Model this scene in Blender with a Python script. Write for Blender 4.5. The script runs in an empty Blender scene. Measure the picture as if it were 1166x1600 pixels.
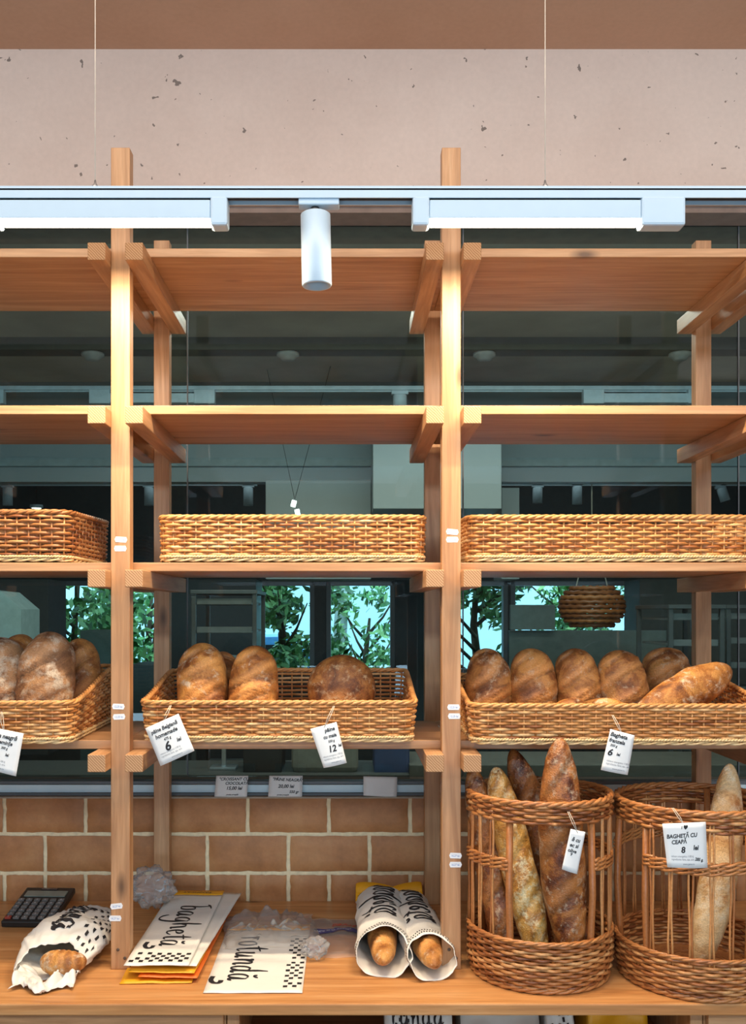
import bpy, bmesh, math, random
from mathutils import Vector, Matrix, Euler, noise
C = bpy.context.scene
COL = C.collection
PI = math.pi
R = math.radians
# ------------------------------------------------------------------ camera, world, light, exposure
CZ, F, VX, VY = 1.68, 1475.0, 543.0, 957.0
def P(px, py, y):            # photo measurement + distance -> place in the room
    return Vector(((px - VX) * y / F, y, CZ - (py - VY) * y / F))
cam = bpy.data.cameras.new('camera'); camo = bpy.data.objects.new('camera', cam); COL.objects.link(camo)
camo.location = (0, 0, CZ); camo.rotation_euler = (PI / 2, 0, 0)
cam.sensor_fit = 'VERTICAL'; cam.sensor_width = 36; cam.sensor_height = 36
cam.lens = F / 1600 * 36
cam.shift_x = (583 - VX) / 1600; cam.shift_y = (VY - 800) / 1600
cam.clip_start = 0.05; cam.clip_end = 200
C.camera = camo
w = bpy.data.worlds.new('daylight'); C.world = w; w.use_nodes = True
w.node_tree.nodes['Background'].inputs[0].default_value = (0.55, 0.86, 1.0, 1)
w.node_tree.nodes['Background'].inputs[1].default_value = 4.2
def area(name, loc, rot, sx, sy, energy, color, spread=180):
    l = bpy.data.lights.new(name, 'AREA'); l.shape = 'RECTANGLE'; l.size = sx; l.size_y = sy
    l.energy = energy; l.color = color; l.spread = R(spread)
    o = bpy.data.objects.new(name, l); COL.objects.link(o); o.location = loc; o.rotation_euler = rot
    return o
# unseen cool fills standing in for shop-front daylight, and the shop's ceiling lamps
area('cool_ceiling_fill', (0.3, -1.2, 3.17), (R(66), 0, 0), 6.4, 0.2, 98, (0.66, 0.84, 1.0))  # added strip fill near the ceiling, no window there
area('low_cool_fill', (0.3, -3.3, 0.74), (R(97), 0, 0), 5.6, 0.8, 100, (0.60, 0.82, 1.0))  # added low fill, placed to brighten the sill cards
area('shop_ceiling_lamps', (0.2, 1.42, 3.47), (R(14), 0, 0), 4.4, 0.5, 62, (1.0, 0.80, 0.62))
area('kitchen_fill', (0.3, 3.92, 2.985), (0, 0, 0), 3.0, 0.4, 50, (1.0, 0.93, 0.82))  # added fill for the kitchen, tucked out of sight behind the top shelf
area('kitchen_rear_fill', (0.3, 6.6, 3.27), (0, 0, 0), 4.0, 0.5, 14, (0.95, 0.97, 1.0))  # added fill that lifts the dark rear kitchen, hidden by the bulkhead
C.view_settings.view_transform = 'Standard'; C.view_settings.look = 'None'
C.view_settings.exposure = 0.0; C.view_settings.gamma = 1; C.view_settings.use_curve_mapping = False

# ------------------------------------------------------------------ materials
def s2l(c):
    return tuple(((x / 255) / 12.92 if x / 255 <= 0.04045 else ((x / 255 + 0.055) / 1.055) ** 2.4) for x in c)
class NT:
    def __init__(s, name):
        s.m = bpy.data.materials.new(name); s.m.use_nodes = True
        s.n = s.m.node_tree.nodes; s.l = s.m.node_tree.links
        s.b = s.n['Principled BSDF']; s.out = s.n['Material Output']
    def new(s, t, **k):
        x = s.n.new(t)
        for a, v in k.items(): setattr(x, a, v)
        return x
    def link(s, a, b): s.l.new(a, b)
    def coord(s, scale=(1, 1, 1), rnd=True, kind='Object'):
        tc = s.new('ShaderNodeTexCoord'); mp = s.new('ShaderNodeMapping')
        mp.inputs['Scale'].default_value = scale
        s.link(tc.outputs[kind], mp.inputs[0])
        if rnd:
            oi = s.new('ShaderNodeObjectInfo'); ml = s.new('ShaderNodeMath', operation='MULTIPLY'); ml.inputs[1].default_value = 37.0
            s.link(oi.outputs['Random'], ml.inputs[0]); s.link(ml.outputs[0], mp.inputs['Location'])
        return mp.outputs[0]
    def noise(s, vec, scale, detail=4, rough=.55, dist=0):
        x = s.new('ShaderNodeTexNoise'); x.inputs['Scale'].default_value = scale; x.inputs['Detail'].default_value = detail
        x.inputs['Roughness'].default_value = rough; x.inputs['Distortion'].default_value = dist
        s.link(vec, x.inputs['Vector']); return x.outputs['Fac']
    def ramp(s, fac, stops):
        x = s.new('ShaderNodeValToRGB'); e = x.color_ramp.elements
        while len(e) < len(stops): e.new(.5)
        for i, (p, c) in enumerate(stops):
            e[i].position = p; e[i].color = (c[0], c[1], c[2], 1) if len(c) == 3 else c
        s.link(fac, x.inputs[0]); return x.outputs[0]
    def mix(s, fac, a, b, mode='MIX'):
        x = s.new('ShaderNodeMix', data_type='RGBA', blend_type=mode)
        for i, v in ((0, fac), (6, a), (7, b)):
            if hasattr(v, 'links'): s.link(v, x.inputs[i])
            elif isinstance(v, (int, float)): x.inputs[i].default_value = v
            else: x.inputs[i].default_value = (v[0], v[1], v[2], 1)
        return x.outputs[2]
    def bump(s, h, strength=.3, dist=.002):
        x = s.new('ShaderNodeBump'); x.inputs['Strength'].default_value = strength; x.inputs['Distance'].default_value = dist
        s.link(h, x.inputs['Height']); s.link(x.outputs[0], s.b.inputs['Normal'])
    def base(s, c):
        if hasattr(c, 'links'): s.link(c, s.b.inputs['Base Color'])
        else: s.b.inputs['Base Color'].default_value = (c[0], c[1], c[2], 1)
def plain(name, col, rough=.5, metal=0, var=.12, scale=20):
    t = NT(name); v = t.coord(rnd=False); n = t.noise(v, scale)
    t.base(t.ramp(n, [(.3, tuple(x * (1 - var) for x in col)), (.7, tuple(min(1, x * (1 + var)) for x in col))]))
    t.b.inputs['Roughness'].default_value = rough; t.b.inputs['Metallic'].default_value = metal
    return t.m
def wood(name, axis, dark, mid, light, knots=True):
    t = NT(name)
    sc = [26, 26, 26]; sc[axis] = 1.6
    v = t.coord(tuple(sc)); v2 = t.coord(tuple(x * 5 for x in sc))
    vk = t.coord(tuple(7 if i != axis else 2.6 for i in range(3)))
    n1 = t.noise(v, 1.0, 5, .6, 1.2); n2 = t.noise(v2, 1.0, 3)
    c = t.ramp(n1, [(.28, dark), (.5, mid), (.72, light)])
    c = t.mix(.35, c, t.ramp(n2, [(.3, (.5, .5, .5)), (.7, (1, 1, 1))]), 'MULTIPLY')
    if knots:
        vo = t.new('ShaderNodeTexVoronoi'); vo.inputs['Scale'].default_value = 1.0; t.link(vk, vo.inputs['Vector'])
        k = t.ramp(vo.outputs['Distance'], [(.03, (1, 1, 1)), (.12, (0, 0, 0))])
        c = t.mix(k, c, tuple(x * .35 for x in dark))
    t.base(c); t.b.inputs['Roughness'].default_value = .42
    t.bump(n2, .12, .001)
    return t.m
WD, WM, WL = (.38, .178, .070), (.52, .272, .122), (.64, .365, .185)
W = [wood('pine_wood_%s' % 'xyz'[a], a, WD, WM, WL) for a in range(3)]
WORK = wood('worktop_wood', 0, (.42, .17, .05), (.58, .27, .09), (.70, .37, .15))
ENDG = NT('pine_end_grain')
_v = ENDG.coord((1, 1, 1)); _w = ENDG.new('ShaderNodeTexWave', wave_type='RINGS', rings_direction='Y')
_w.inputs['Scale'].default_value = 60; _w.inputs['Distortion'].default_value = 2.5; _w.inputs['Detail'].default_value = 3
ENDG.link(_v, _w.inputs['Vector'])
ENDG.base(ENDG.ramp(_w.outputs['Fac'], [(.2, (.34, .17, .075)), (.8, (.56, .33, .17))])); ENDG.b.inputs['Roughness'].default_value = .7
ENDG = ENDG.m
def wicker(name, stops):
    t = NT(name); a = t.new('ShaderNodeAttribute', attribute_name='tone')
    c = t.ramp(a.outputs['Fac'], stops)
    n = t.noise(t.coord((1, 1, 1), rnd=False), 160, 3)
    c = t.mix(.5, c, t.ramp(n, [(.3, (.55, .5, .45)), (.65, (1, 1, 1))]), 'MULTIPLY')
    t.base(c); t.b.inputs['Roughness'].default_value = .33; t.bump(n, .25, .001)
    return t.m
WICK = wicker('wicker_golden', [(0, (.34, .11, .028)), (.3, (.56, .22, .06)), (.65, (.74, .36, .12)), (1, (.85, .54, .25))])
WICKR = wicker('wicker_reddish', [(0, (.20, .062, .02)), (.35, (.38, .13, .038)), (.7, (.58, .25, .08)), (1, (.72, .38, .15))])
FOOTM = wicker('wicker_pale_foot', [(0, (.52, .30, .11)), (.5, (.74, .48, .21)), (1, (.88, .66, .36))])
def crust(name, dark, mid, gold, flour, fl_lo, fl_hi, rough=.55, sc=1.0):
    t = NT(name); v = t.coord((1, 1, 1))
    n1 = t.noise(v, 16 * sc, 6, .62, .6); n2 = t.noise(v, 55 * sc, 5, .7); n3 = t.noise(v, 9 * sc, 3, .6, 1.5); n4 = t.noise(v, 260, 2)
    c = t.ramp(n1, [(.34, dark), (.47, mid), (.60, gold)])
    at = t.new('ShaderNodeAttribute', attribute_name='score')
    c = t.mix(at.outputs['Fac'], c, t.mix(n2, gold, tuple(min(1, x * 1.5 + .03) for x in gold)))
    ml = t.new('ShaderNodeMath', operation='MULTIPLY'); t.link(n2, ml.inputs[0]); t.link(n3, ml.inputs[1])
    f = t.ramp(ml.outputs[0], [(fl_lo, (0, 0, 0)), (fl_hi, (.85, .85, .85))])
    c = t.mix(f, c, flour)
    c = t.mix(.35, c, t.ramp(n4, [(.35, (.45, .42, .4)), (.6, (1, 1, 1))]), 'MULTIPLY')
    t.base(c); t.b.inputs['Roughness'].default_value = rough
    ad = t.new('ShaderNodeMath', operation='ADD'); t.link(n2, ad.inputs[0]); t.link(n4, ad.inputs[1])
    t.bump(ad.outputs[0], .45, .004)
    return t.m
CR_BROWN = crust('crust_brown', (.10, .030, .008), (.27, .095, .022), (.52, .235, .062), (.62, .47, .31), .30, .43)
CR_GOLD = crust('crust_golden', (.15, .045, .010), (.38, .14, .028), (.64, .30, .075), (.74, .62, .44), .29, .42)
CR_GREY = crust('crust_floury', (.13, .055, .022), (.27, .125, .05), (.42, .22, .095), (.58, .48, .36), .22, .34, .7)
CR_DARK = crust('crust_dark', (.065, .016, .006), (.19, .055, .014), (.40, .15, .035), (.55, .40, .26), .28, .40, .34, 1.4)
CR_ROUND = crust('crust_round', (.10, .03, .008), (.24, .085, .02), (.42, .18, .045), (.58, .42, .24), .28, .40, .5, 1.2)
CR_PALE = crust('crust_pale', (.40, .17, .05), (.60, .36, .15), (.72, .50, .26), (.80, .68, .48), .27, .44, .6)
CR_YEL = crust('crust_yellow', (.20, .075, .015), (.46, .20, .035), (.68, .37, .09), (.85, .72, .42), .24, .36, .35, 1.5)
def paper(name, col, rough=.6, bump=.2):
    t = NT(name); v = t.coord((1, 1, 1)); n = t.noise(v, 14, 4, .6)
    t.base(t.ramp(n, [(.3, tuple(x * .93 for x in col)), (.7, col)])); t.b.inputs['Roughness'].default_value = rough
    t.bump(n, bump, .006)
    return t.m
PAPER = paper('white_paper', (.80, .78, .72)); CARD = paper('white_card', (.82, .84, .84), .5, .03)
PAPERIN = paper('paper_inside', (.66, .62, .55))
YEL = paper('yellow_paper', (.86, .40, .012), .5); ORA = paper('orange_paper', (.78, .16, .015), .5)
INK = plain('black_ink', (.012, .011, .014), .6); GREYINK = plain('grey_ink', (.20, .22, .26), .6); BLUEINK = plain('blue_ink', (.10, .24, .55), .6)
NAVY = plain('navy_print', (.03, .035, .16), .4); RED = plain('red_print', (.55, .05, .02), .4)
STICK = plain('sticker_white', (.80, .82, .84), .4)
METALW = plain('white_metal_cool_tint', (.43, .57, .69), .35, 0, .02)  # white metal; cool daylight cast put into its base colour
RACKM = plain('rack_steel', (.07, .075, .075), .4, .2)
BLACKM = plain('black_plastic', (.018, .017, .017), .4); DARKGAP = plain('dark_groove', (.05, .045, .045), .6)
STRING = plain('pale_string', (.66, .60, .50), .8); STEEL = plain('steel', (.42, .44, .46), .3, .8)
def emis(name, col, st):
    t = NT(name); t.b.inputs['Emission Color'].default_value = (*col, 1); t.b.inputs['Emission Strength'].default_value = st
    t.base(col); return t.m
LED = emis('led_diffuser', (1, .93, .80), 7.0)
def clear(name, tint, fac, rough=.12, milky=0.0):
    t = NT(name); t.n.remove(t.b)
    tr = t.new('ShaderNodeBsdfTransparent'); tr.inputs[0].default_value = (*tint, 1)
    gl = t.new('ShaderNodeBsdfGlossy'); gl.inputs['Roughness'].default_value = rough; gl.inputs[0].default_value = (.9, .95, 1, 1)
    fr = t.new('ShaderNodeFresnel'); fr.inputs['IOR'].default_value = fac
    mx = t.new('ShaderNodeMixShader'); t.link(fr.outputs[0], mx.inputs[0]); t.link(tr.outputs[0], mx.inputs[1]); t.link(gl.outputs[0], mx.inputs[2])
    last = mx
    if milky:
        df = t.new('ShaderNodeBsdfDiffuse'); df.inputs[0].default_value = (.8, .8, .8, 1)
        m2 = t.new('ShaderNodeMixShader'); m2.inputs[0].default_value = milky
        t.link(mx.outputs[0], m2.inputs[1]); t.link(df.outputs[0], m2.inputs[2]); last = m2
    t.link(last.outputs[0], t.out.inputs[0]); return t.m
GLASS = clear('window_glass', (.80, .92, .92), 1.42, .0)
FILM = clear('clear_film', (.96, .95, .93), 1.35, .22, .16)
# concrete
def concrete(name, c1, c2, holes=True):
    t = NT(name); v = t.coord((1, 1, 1), False)
    n = t.noise(v, 1.6, 5, .6); n2 = t.noise(v, 60, 3)
    c = t.ramp(n, [(.35, c1), (.65, c2)])
    c = t.mix(.15, c, t.ramp(n2, [(.3, (.6, .6, .6)), (.7, (1, 1, 1))]), 'MULTIPLY')
    h = None
    if holes:
        dv = t.noise(v, 30, 2); 
        for sc, thr in ((13, .062), (25, .07)):
            vo = t.new('ShaderNodeTexVoronoi'); vo.inputs['Scale'].default_value = sc; vo.inputs['Randomness'].default_value = 1
            nz = t.new('ShaderNodeTexNoise'); nz.inputs['Scale'].default_value = 45; t.link(v, nz.inputs['Vector'])
            mv = t.new('ShaderNodeMix', data_type='RGBA', blend_type='LINEAR_LIGHT'); mv.inputs[0].default_value = .022
            t.link(v, mv.inputs[6]); t.link(nz.outputs['Color'], mv.inputs[7]); t.link(mv.outputs[2], vo.inputs['Vector'])
            # only some cells carry a hole, of varied size
            sep = t.new('ShaderNodeSeparateColor'); t.link(vo.outputs['Color'], sep.inputs[0])
            mr = t.new('ShaderNodeMapRange'); mr.inputs['From Min'].default_value = .28; mr.inputs['From Max'].default_value = 1
            mr.inputs['To Min'].default_value = 0; mr.inputs['To Max'].default_value = thr * 2; t.link(sep.outputs[0], mr.inputs[0])
            lt = t.new('ShaderNodeMath', operation='LESS_THAN'); t.link(vo.outputs['Distance'], lt.inputs[0]); t.link(mr.outputs[0], lt.inputs[1])
            c = t.mix(lt.outputs[0], c, tuple(x * .34 for x in c1))
    t.base(c); t.b.inputs['Roughness'].default_value = .85; t.bump(n2, .15, .002)
    return t.m
CONC = concrete('beam_concrete', (.62, .495, .425), (.70, .575, .50))
CEILM = concrete('ceiling_concrete', (.60, .36, .235), (.66, .41, .28), False)
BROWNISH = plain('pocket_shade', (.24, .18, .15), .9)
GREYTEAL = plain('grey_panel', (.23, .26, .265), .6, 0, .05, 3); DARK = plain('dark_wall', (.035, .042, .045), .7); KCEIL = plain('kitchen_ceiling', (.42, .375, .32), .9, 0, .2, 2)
FRAME = plain('window_frame_grey', (.12, .13, .14), .45, 0, .04); FRAMEW = plain('window_frame_white', (.62, .80, .88), .4, 0, .03)
BRICK = NT('terracotta'); _v = BRICK.coord((1, 1, 1)); _n = BRICK.noise(_v, 9, 5, .6); _n2 = BRICK.noise(_v, 80, 3)
_c = BRICK.ramp(_n, [(.3, (.36, .150, .052)), (.5, (.48, .205, .072)), (.72, (.56, .27, .105))])
BRICK.base(BRICK.mix(.25, _c, BRICK.ramp(_n2, [(.3, (.6, .6, .6)), (.7, (1, 1, 1))]), 'MULTIPLY')); BRICK.b.inputs['Roughness'].default_value = .55
BRICK.bump(_n2, .2, .002); BRICK = BRICK.m
MORTAR = plain('pale_mortar', (.90, .72, .45), .9, 0, .12, 60)
def leafmat():
    t = NT('leaves'); a = t.new('ShaderNodeAttribute', attribute_name='tone')
    t.base(t.ramp(a.outputs['Fac'], [(0, (.02, .10, .03)), (.55, (.10, .34, .08)), (1, (.42, .66, .25))])); t.b.inputs['Roughness'].default_value = .5
    return t.m
LEAF = leafmat()

# ------------------------------------------------------------------ mesh helpers
class MB:
    def __init__(s): s.v = []; s.f = []; s.mi = []; s.t = []; s.sm = []
    def add(s, vs, fs, mi=0, tone=.5, smooth=True):
        o = len(s.v); s.v += [tuple(p) for p in vs]
        s.t += (list(tone) if isinstance(tone, (list, tuple)) else [tone] * len(vs))
        for f in fs: s.f.append(tuple(i + o for i in f)); s.mi.append(mi); s.sm.append(smooth)
    def box(s, c, d, bev=0.0, mi=0, rot=None, tone=.5, endmi=None, endaxis=1):
        bm = bmesh.new(); bmesh.ops.create_cube(bm, size=1)
        for v in bm.verts: v.co = Vector((v.co.x * d[0], v.co.y * d[1], v.co.z * d[2]))
        if bev > 0: bmesh.ops.bevel(bm, geom=bm.edges[:], offset=bev, segments=2, affect='EDGES', profile=.5)
        bm.normal_update(); bm.verts.index_update()
        M = rot if rot is not None else Matrix.Identity(3)
        o = len(s.v)
        for v in bm.verts: s.v.append(tuple(M @ v.co + Vector(c))); s.t.append(tone)
        for f in bm.faces:
            s.f.append(tuple(v.index + o for v in f.verts)); s.sm.append(False)
            s.mi.append(endmi if endmi is not None and abs(f.normal[endaxis]) > .9 else mi)
        bm.free()
    def tube(s, pts, r, n=6, closed=False, mi=0, tone=.5, up=Vector((0, 0, 1)), flat=1.0, cap=True):
        pts = [Vector(p) for p in pts]; N = len(pts); vs = []; tn = []
        for i, p in enumerate(pts):
            if closed: d = pts[(i + 1) % N] - pts[i - 1]
            else: d = pts[min(i + 1, N - 1)] - pts[max(i - 1, 0)]
            if d.length < 1e-9: d = Vector((0, 0, 1))
            d.normalize(); u = up if abs(d.dot(up)) < .95 else Vector((0, 1, 0))
            a = d.cross(u).normalized(); b = a.cross(d)
            rr = r[i] if isinstance(r, (list, tuple)) else r
            for k in range(n):
                th = 2 * PI * k / n; vs.append(p + a * math.cos(th) * rr + b * math.sin(th) * rr * flat)
            tn += [tone[i] if isinstance(tone, (list, tuple)) else tone] * n
        fs = []
        for i in range(N if closed else N - 1):
            j = (i + 1) % N
            for k in range(n): fs.append((i * n + k, i * n + (k + 1) % n, j * n + (k + 1) % n, j * n + k))
        if not closed and cap:
            fs.append(tuple(range(n - 1, -1, -1))); fs.append(tuple((N - 1) * n + k for k in range(n)))
        s.add(vs, fs, mi, tn)
    def lathe(s, prof, n=32, mi=0, c=(0, 0, 0), rot=None, cap=True):
        vs = []; M = rot if rot is not None else Matrix.Identity(3)
        for r_, z in prof:
            for k in range(n): vs.append(M @ Vector((r_ * math.cos(2 * PI * k / n), r_ * math.sin(2 * PI * k / n), z)) + Vector(c))
        fs = [(i * n + k, i * n + (k + 1) % n, (i + 1) * n + (k + 1) % n, (i + 1) * n + k) for i in range(len(prof) - 1) for k in range(n)]
        if cap: fs.append(tuple(range(n - 1, -1, -1))); fs.append(tuple((len(prof) - 1) * n + k for k in range(n)))
        s.add(vs, fs, mi)
    def grid(s, fn, nu, nv, cu=False, cv=False, mi=0, tone=None, flip=False):
        vs = []; tn = []
        for i in range(nu):
            for j in range(nv):
                r_ = fn(i / (nu if cu else nu - 1), j / (nv if cv else nv - 1))
                if tone: vs.append(r_[0]); tn.append(r_[1])
                else: vs.append(r_)
        fs = []
        for i in range(nu if cu else nu - 1):
            for j in range(nv if cv else nv - 1):
                a, b = i * nv + j, i * nv + (j + 1) % nv; c, d = ((i + 1) % nu) * nv + (j + 1) % nv, ((i + 1) % nu) * nv + j
                fs.append((a, d, c, b) if flip else (a, b, c, d))
        s.add(vs, fs, mi, tn if tone else .5)
    def build(s, name, mats, parent=None, loc=None, rot=None, attr='tone', solid=0, sub=0):
        me = bpy.data.meshes.new(name); me.from_pydata(s.v, [], s.f)
        for m in (mats if isinstance(mats, (list, tuple)) else [mats]): me.materials.append(m)
        me.polygons.foreach_set('material_index', s.mi); me.polygons.foreach_set('use_smooth', s.sm)
        a = me.attributes.new(attr, 'FLOAT', 'POINT'); a.data.foreach_set('value', s.t)
        me.validate(); me.update()
        o = bpy.data.objects.new(name, me); COL.objects.link(o)
        if parent: o.parent = parent
        if loc is not None: o.location = loc
        if rot is not None: o.rotation_euler = rot
        if solid: md = o.modifiers.new('thickness', 'SOLIDIFY'); md.thickness = solid; md.offset = 0
        if sub: md = o.modifiers.new('smooth', 'SUBSURF'); md.levels = sub; md.render_levels = sub
        return o
def tag(o, label=None, cat=None, group=None, kind=None):
    if label: o['label'] = label
    if cat: o['category'] = cat
    if group: o['group'] = group
    if kind: o['kind'] = kind
    return o
def thing(name, label, cat, loc=(0, 0, 0), rot=(0, 0, 0), group=None):
    o = bpy.data.objects.new(name, None); COL.objects.link(o); o.empty_display_size = .05
    o.location = loc; o.rotation_euler = rot
    return tag(o, label, cat, group)
def sbox(name, c, d, m, bev=0):
    b = MB(); b.box((0, 0, 0), d, bev); o = b.build(name, m, loc=c); tag(o, kind='structure'); return o
def pbox(name, c, d, m, parent, bev=.0015, endmi=None, endaxis=1):      # a box part, grain read from its own centre
    b = MB(); b.box((0, 0, 0), d, bev, endmi=endmi, endaxis=endaxis)
    return b.build(name, m, parent, loc=c)
# ---------- lettering
def crom(pts, k=8):
    out = []
    for i in range(len(pts) - 1):
        p0 = pts[max(i - 1, 0)]; p1 = pts[i]; p2 = pts[i + 1]; p3 = pts[min(i + 2, len(pts) - 1)]
        for j in range(k):
            t = j / k
            out.append(tuple(.5 * ((2 * b) + (-a + c) * t + (2 * a - 5 * b + 4 * c - d) * t * t + (-a + 3 * b - 3 * c + d) * t ** 3) for a, b, c, d in zip(p0, p1, p2, p3)))
    out.append(tuple(pts[-1])); return out
GLY = {  # brush letters, x-height 1: list of strokes, then advance
 'b': ([[(.05, 1.9), (.12, 1.0), (.1, .25), (.3, 0), (.62, .1), (.75, .5), (.6, .9), (.35, .95), (.15, .7)], [(-.25, 1.75), (.05, 1.95), (.5, 2.05)]], 1.0),
 'a': ([[(.7, .9), (.4, 1.0), (.1, .75), (.08, .3), (.28, 0), (.55, .15), (.7, .6), (.75, .95)], [(.75, .95), (.72, .3), (.82, .02), (1.05, .2)]], 1.08),
 'g': ([[(.7, .9), (.4, 1.0), (.1, .75), (.08, .35), (.3, .08), (.55, .2), (.72, .8)], [(.76, .98), (.74, .1), (.68, -.7), (.35, -1.0), (-.1, -.85), (-.35, -.5)]], 1.0),
 'h': ([[(.12, 1.95), (.1, 1.0), (.1, .02)], [(.1, .5), (.35, .95), (.62, .9), (.68, .4), (.72, .05), (.95, .15)]], 1.0),
 'e': ([[(.12, .5), (.45, .6), (.62, .82), (.42, 1.02), (.15, .8), (.1, .35), (.3, .0), (.6, .05), (.85, .3)]], .88),
 't': ([[(.32, 1.7), (.28, .9), (.28, .25), (.45, 0), (.75, .15)], [(-.1, 1.12), (.3, 1.2), (.75, 1.3)]], .78),
 'r': ([[(.0, .85), (.15, 1.0), (.18, .5), (.18, .0)], [(.18, .6), (.4, .98), (.68, .95)]], .78),
 'o': ([[(.4, 1.0), (.12, .78), (.08, .3), (.32, 0), (.6, .12), (.72, .55), (.6, .9), (.4, 1.0), (.8, 1.0)]], .9),
 'u': ([[(.0, .9), (.12, .95), (.12, .35), (.3, .02), (.55, .2), (.7, .95)], [(.7, .95), (.7, .3), (.8, .02), (1.0, .2)]], 1.05),
 'n': ([[(.0, .9), (.15, .98), (.15, .0)], [(.15, .5), (.42, .98), (.66, .85), (.68, .3), (.78, .02), (.98, .18)]], 1.02),
 'd': ([[(.66, .85), (.38, 1.0), (.1, .75), (.08, .3), (.28, 0), (.52, .12), (.68, .5)], [(.74, 1.95), (.7, 1.0), (.7, .3), (.82, .02), (1.02, .2)]], 1.08),
 '~': ([[(.15, 1.45), (.35, 1.3), (.6, 1.5)]], 0),
}
def brush_word(word, width=.3):                # -> list of 2-D quads, x advance units
    quads = []; x = 0
    for ch in word:
        items = [('a', 0), ('~', 0)] if ch == 'ă' else [(ch, 0)]
        adv = 0
        for g, _ in items:
            strokes, ad = GLY[g]; adv = max(adv, ad)
            for st in strokes:
                p = crom(st, 7); L = []
                for i, q in enumerate(p):
                    d = Vector(p[min(i + 1, len(p) - 1)]) - Vector(p[max(i - 1, 0)])
                    if d.length < 1e-6: d = Vector((0, 1))
                    d.normalize(); n_ = Vector((-d.y, d.x))
                    wd = width * (.28 + .72 * abs(d.y) ** 1.2) * min(1, .35 + 4 * min(i, len(p) - 1 - i) / len(p)) * .5
                    L.append((Vector((q[0] + x, q[1])) + n_ * wd, Vector((q[0] + x, q[1])) - n_ * wd))
                for i in range(len(L) - 1): quads.append([L[i][0], L[i + 1][0], L[i + 1][1], L[i][1]])
        x += adv * 1.12
    return quads, x
def quads_mesh(quads, fn, mb, mi=0):
    for q in quads: mb.add([fn(p[0], p[1]) for p in q], [tuple(range(len(q)))], mi, smooth=False)
def text2d(s, size=1.0, shear=.0, bold=0.0):
    cu = bpy.data.curves.new('lettering', 'FONT'); cu.body = s; cu.size = size; cu.shear = shear; cu.resolution_u = 3; cu.offset = bold
    o = bpy.data.objects.new('lettering', cu); COL.objects.link(o)
    dg = bpy.context.evaluated_depsgraph_get(); dg.update(); me = o.evaluated_get(dg).to_mesh()
    vs = [v.co.copy() for v in me.vertices]; fs = [tuple(p.vertices) for p in me.polygons]
    o.evaluated_get(dg).to_mesh_clear(); bpy.data.objects.remove(o); bpy.data.curves.remove(cu)
    return vs, fs
def write(mb, s, x, y, size, fn, shear=.25, bold=.0, mi=0, wide=1.0, ang=0, center=False):
    vs, fs = text2d(s, size, shear, bold * size)
    if not vs: return
    off = -sum((min(v.x for v in vs), max(v.x for v in vs))) / 2 if center else 0
    ca, sa = math.cos(ang), math.sin(ang)
    out = []
    for v in vs:
        a, b = (v.x + off) * wide, v.y
        out.append(fn(x + a * ca - b * sa, y + a * sa + b * ca))
    mb.add(out, fs, mi, smooth=False)

# ------------------------------------------------------------------ the setting
GY = 3.165                                  # plane of the kitchen glazing
sbox('floor', (0.3, 3.5, -.05), (9.4, 14.4, .1), plain('floor_tiles', (.30, .27, .24), .4))
sbox('ceiling', (0.3, -.35, 3.55), (9.4, 6.9, .1), CEILM)
sbox('wall_beam', (0.3, 3.2, 3.25), (9.4, .3, .50), CONC)
sbox('wall_left', (-4.3, 3.5, 1.8), (.1, 14.4, 3.6), CONC)
sbox('wall_right', (4.9, 3.5, 1.8), (.1, 14.4, 3.6), CONC)
sbox('wall_behind', (0.3, -3.75, 1.8), (9.4, .1, 3.6), plain('shop_wall', (.34, .30, .27), .8))
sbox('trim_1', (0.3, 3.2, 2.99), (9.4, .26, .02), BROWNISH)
# terracotta block wall under the glass
CT = 1.68 - .9306                          # worktop height
BY = 3.05
b = MB(); b.box((0.3, BY + .135, .54), (9.4, .25, 1.075), 0)
bw, bh = .2625, .1262
topz = CZ - 290 * BY / F
rows = [(topz - .0015, 1304, 6.0 - 127 * 9, 127), (None, 1365, 69.5 - 127 * 9, 127), (None, 1426, 6.0 - 127 * 9, 63.5)]
rnd = random.Random(4)
def wob(mb, x0, x1, z0, z1):
    # a slightly uneven fired block face, edges worn
    n = 12; m_ = 6; vs = []
    sd = rnd.random() * 50
    for i in range(n + 1):
        for j in range(m_ + 1):
            u, v = i / n, j / m_
            x = x0 + (x1 - x0) * u; z = z0 + (z1 - z0) * v
            e = min(u, 1 - u, v, 1 - v)
            if e == 0:
                x += noise.noise((x * 60, z * 60, sd)) * .0032; z += noise.noise((x * 60, z * 60, sd + 9)) * .0028
            y = BY + (.006 if e == 0 else 0) + noise.noise((x * 9, z * 9, sd)) * .0015
            vs.append((x, y, z))
    fs = [(i * (m_ + 1) + j, (i + 1) * (m_ + 1) + j, (i + 1) * (m_ + 1) + j + 1, i * (m_ + 1) + j + 1) for i in range(n) for j in range(m_)]
    mb.add(vs, fs, 1)
zt = topz - .001
for (_, yb, xs, step) in rows:
    zb = CZ - (yb - VY) * BY / F
    k = 0; x = xs
    while x < 1900:
        wob(b, (x + 3.0 - VX) * BY / F, (x + step - 3.0 - VX) * BY / F, zb + .0062, zt - (.001 if zt > topz - .01 else .0062)); x += step
    zt = zb
tag(b.build('wall_brick', [MORTAR, BRICK]), kind='structure')
sbox('trim_2', (0.3, BY + .02, topz + .002), (9.4, .05, .005), plain('sill_edge', (.40, .33, .25), .6), .001)
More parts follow.
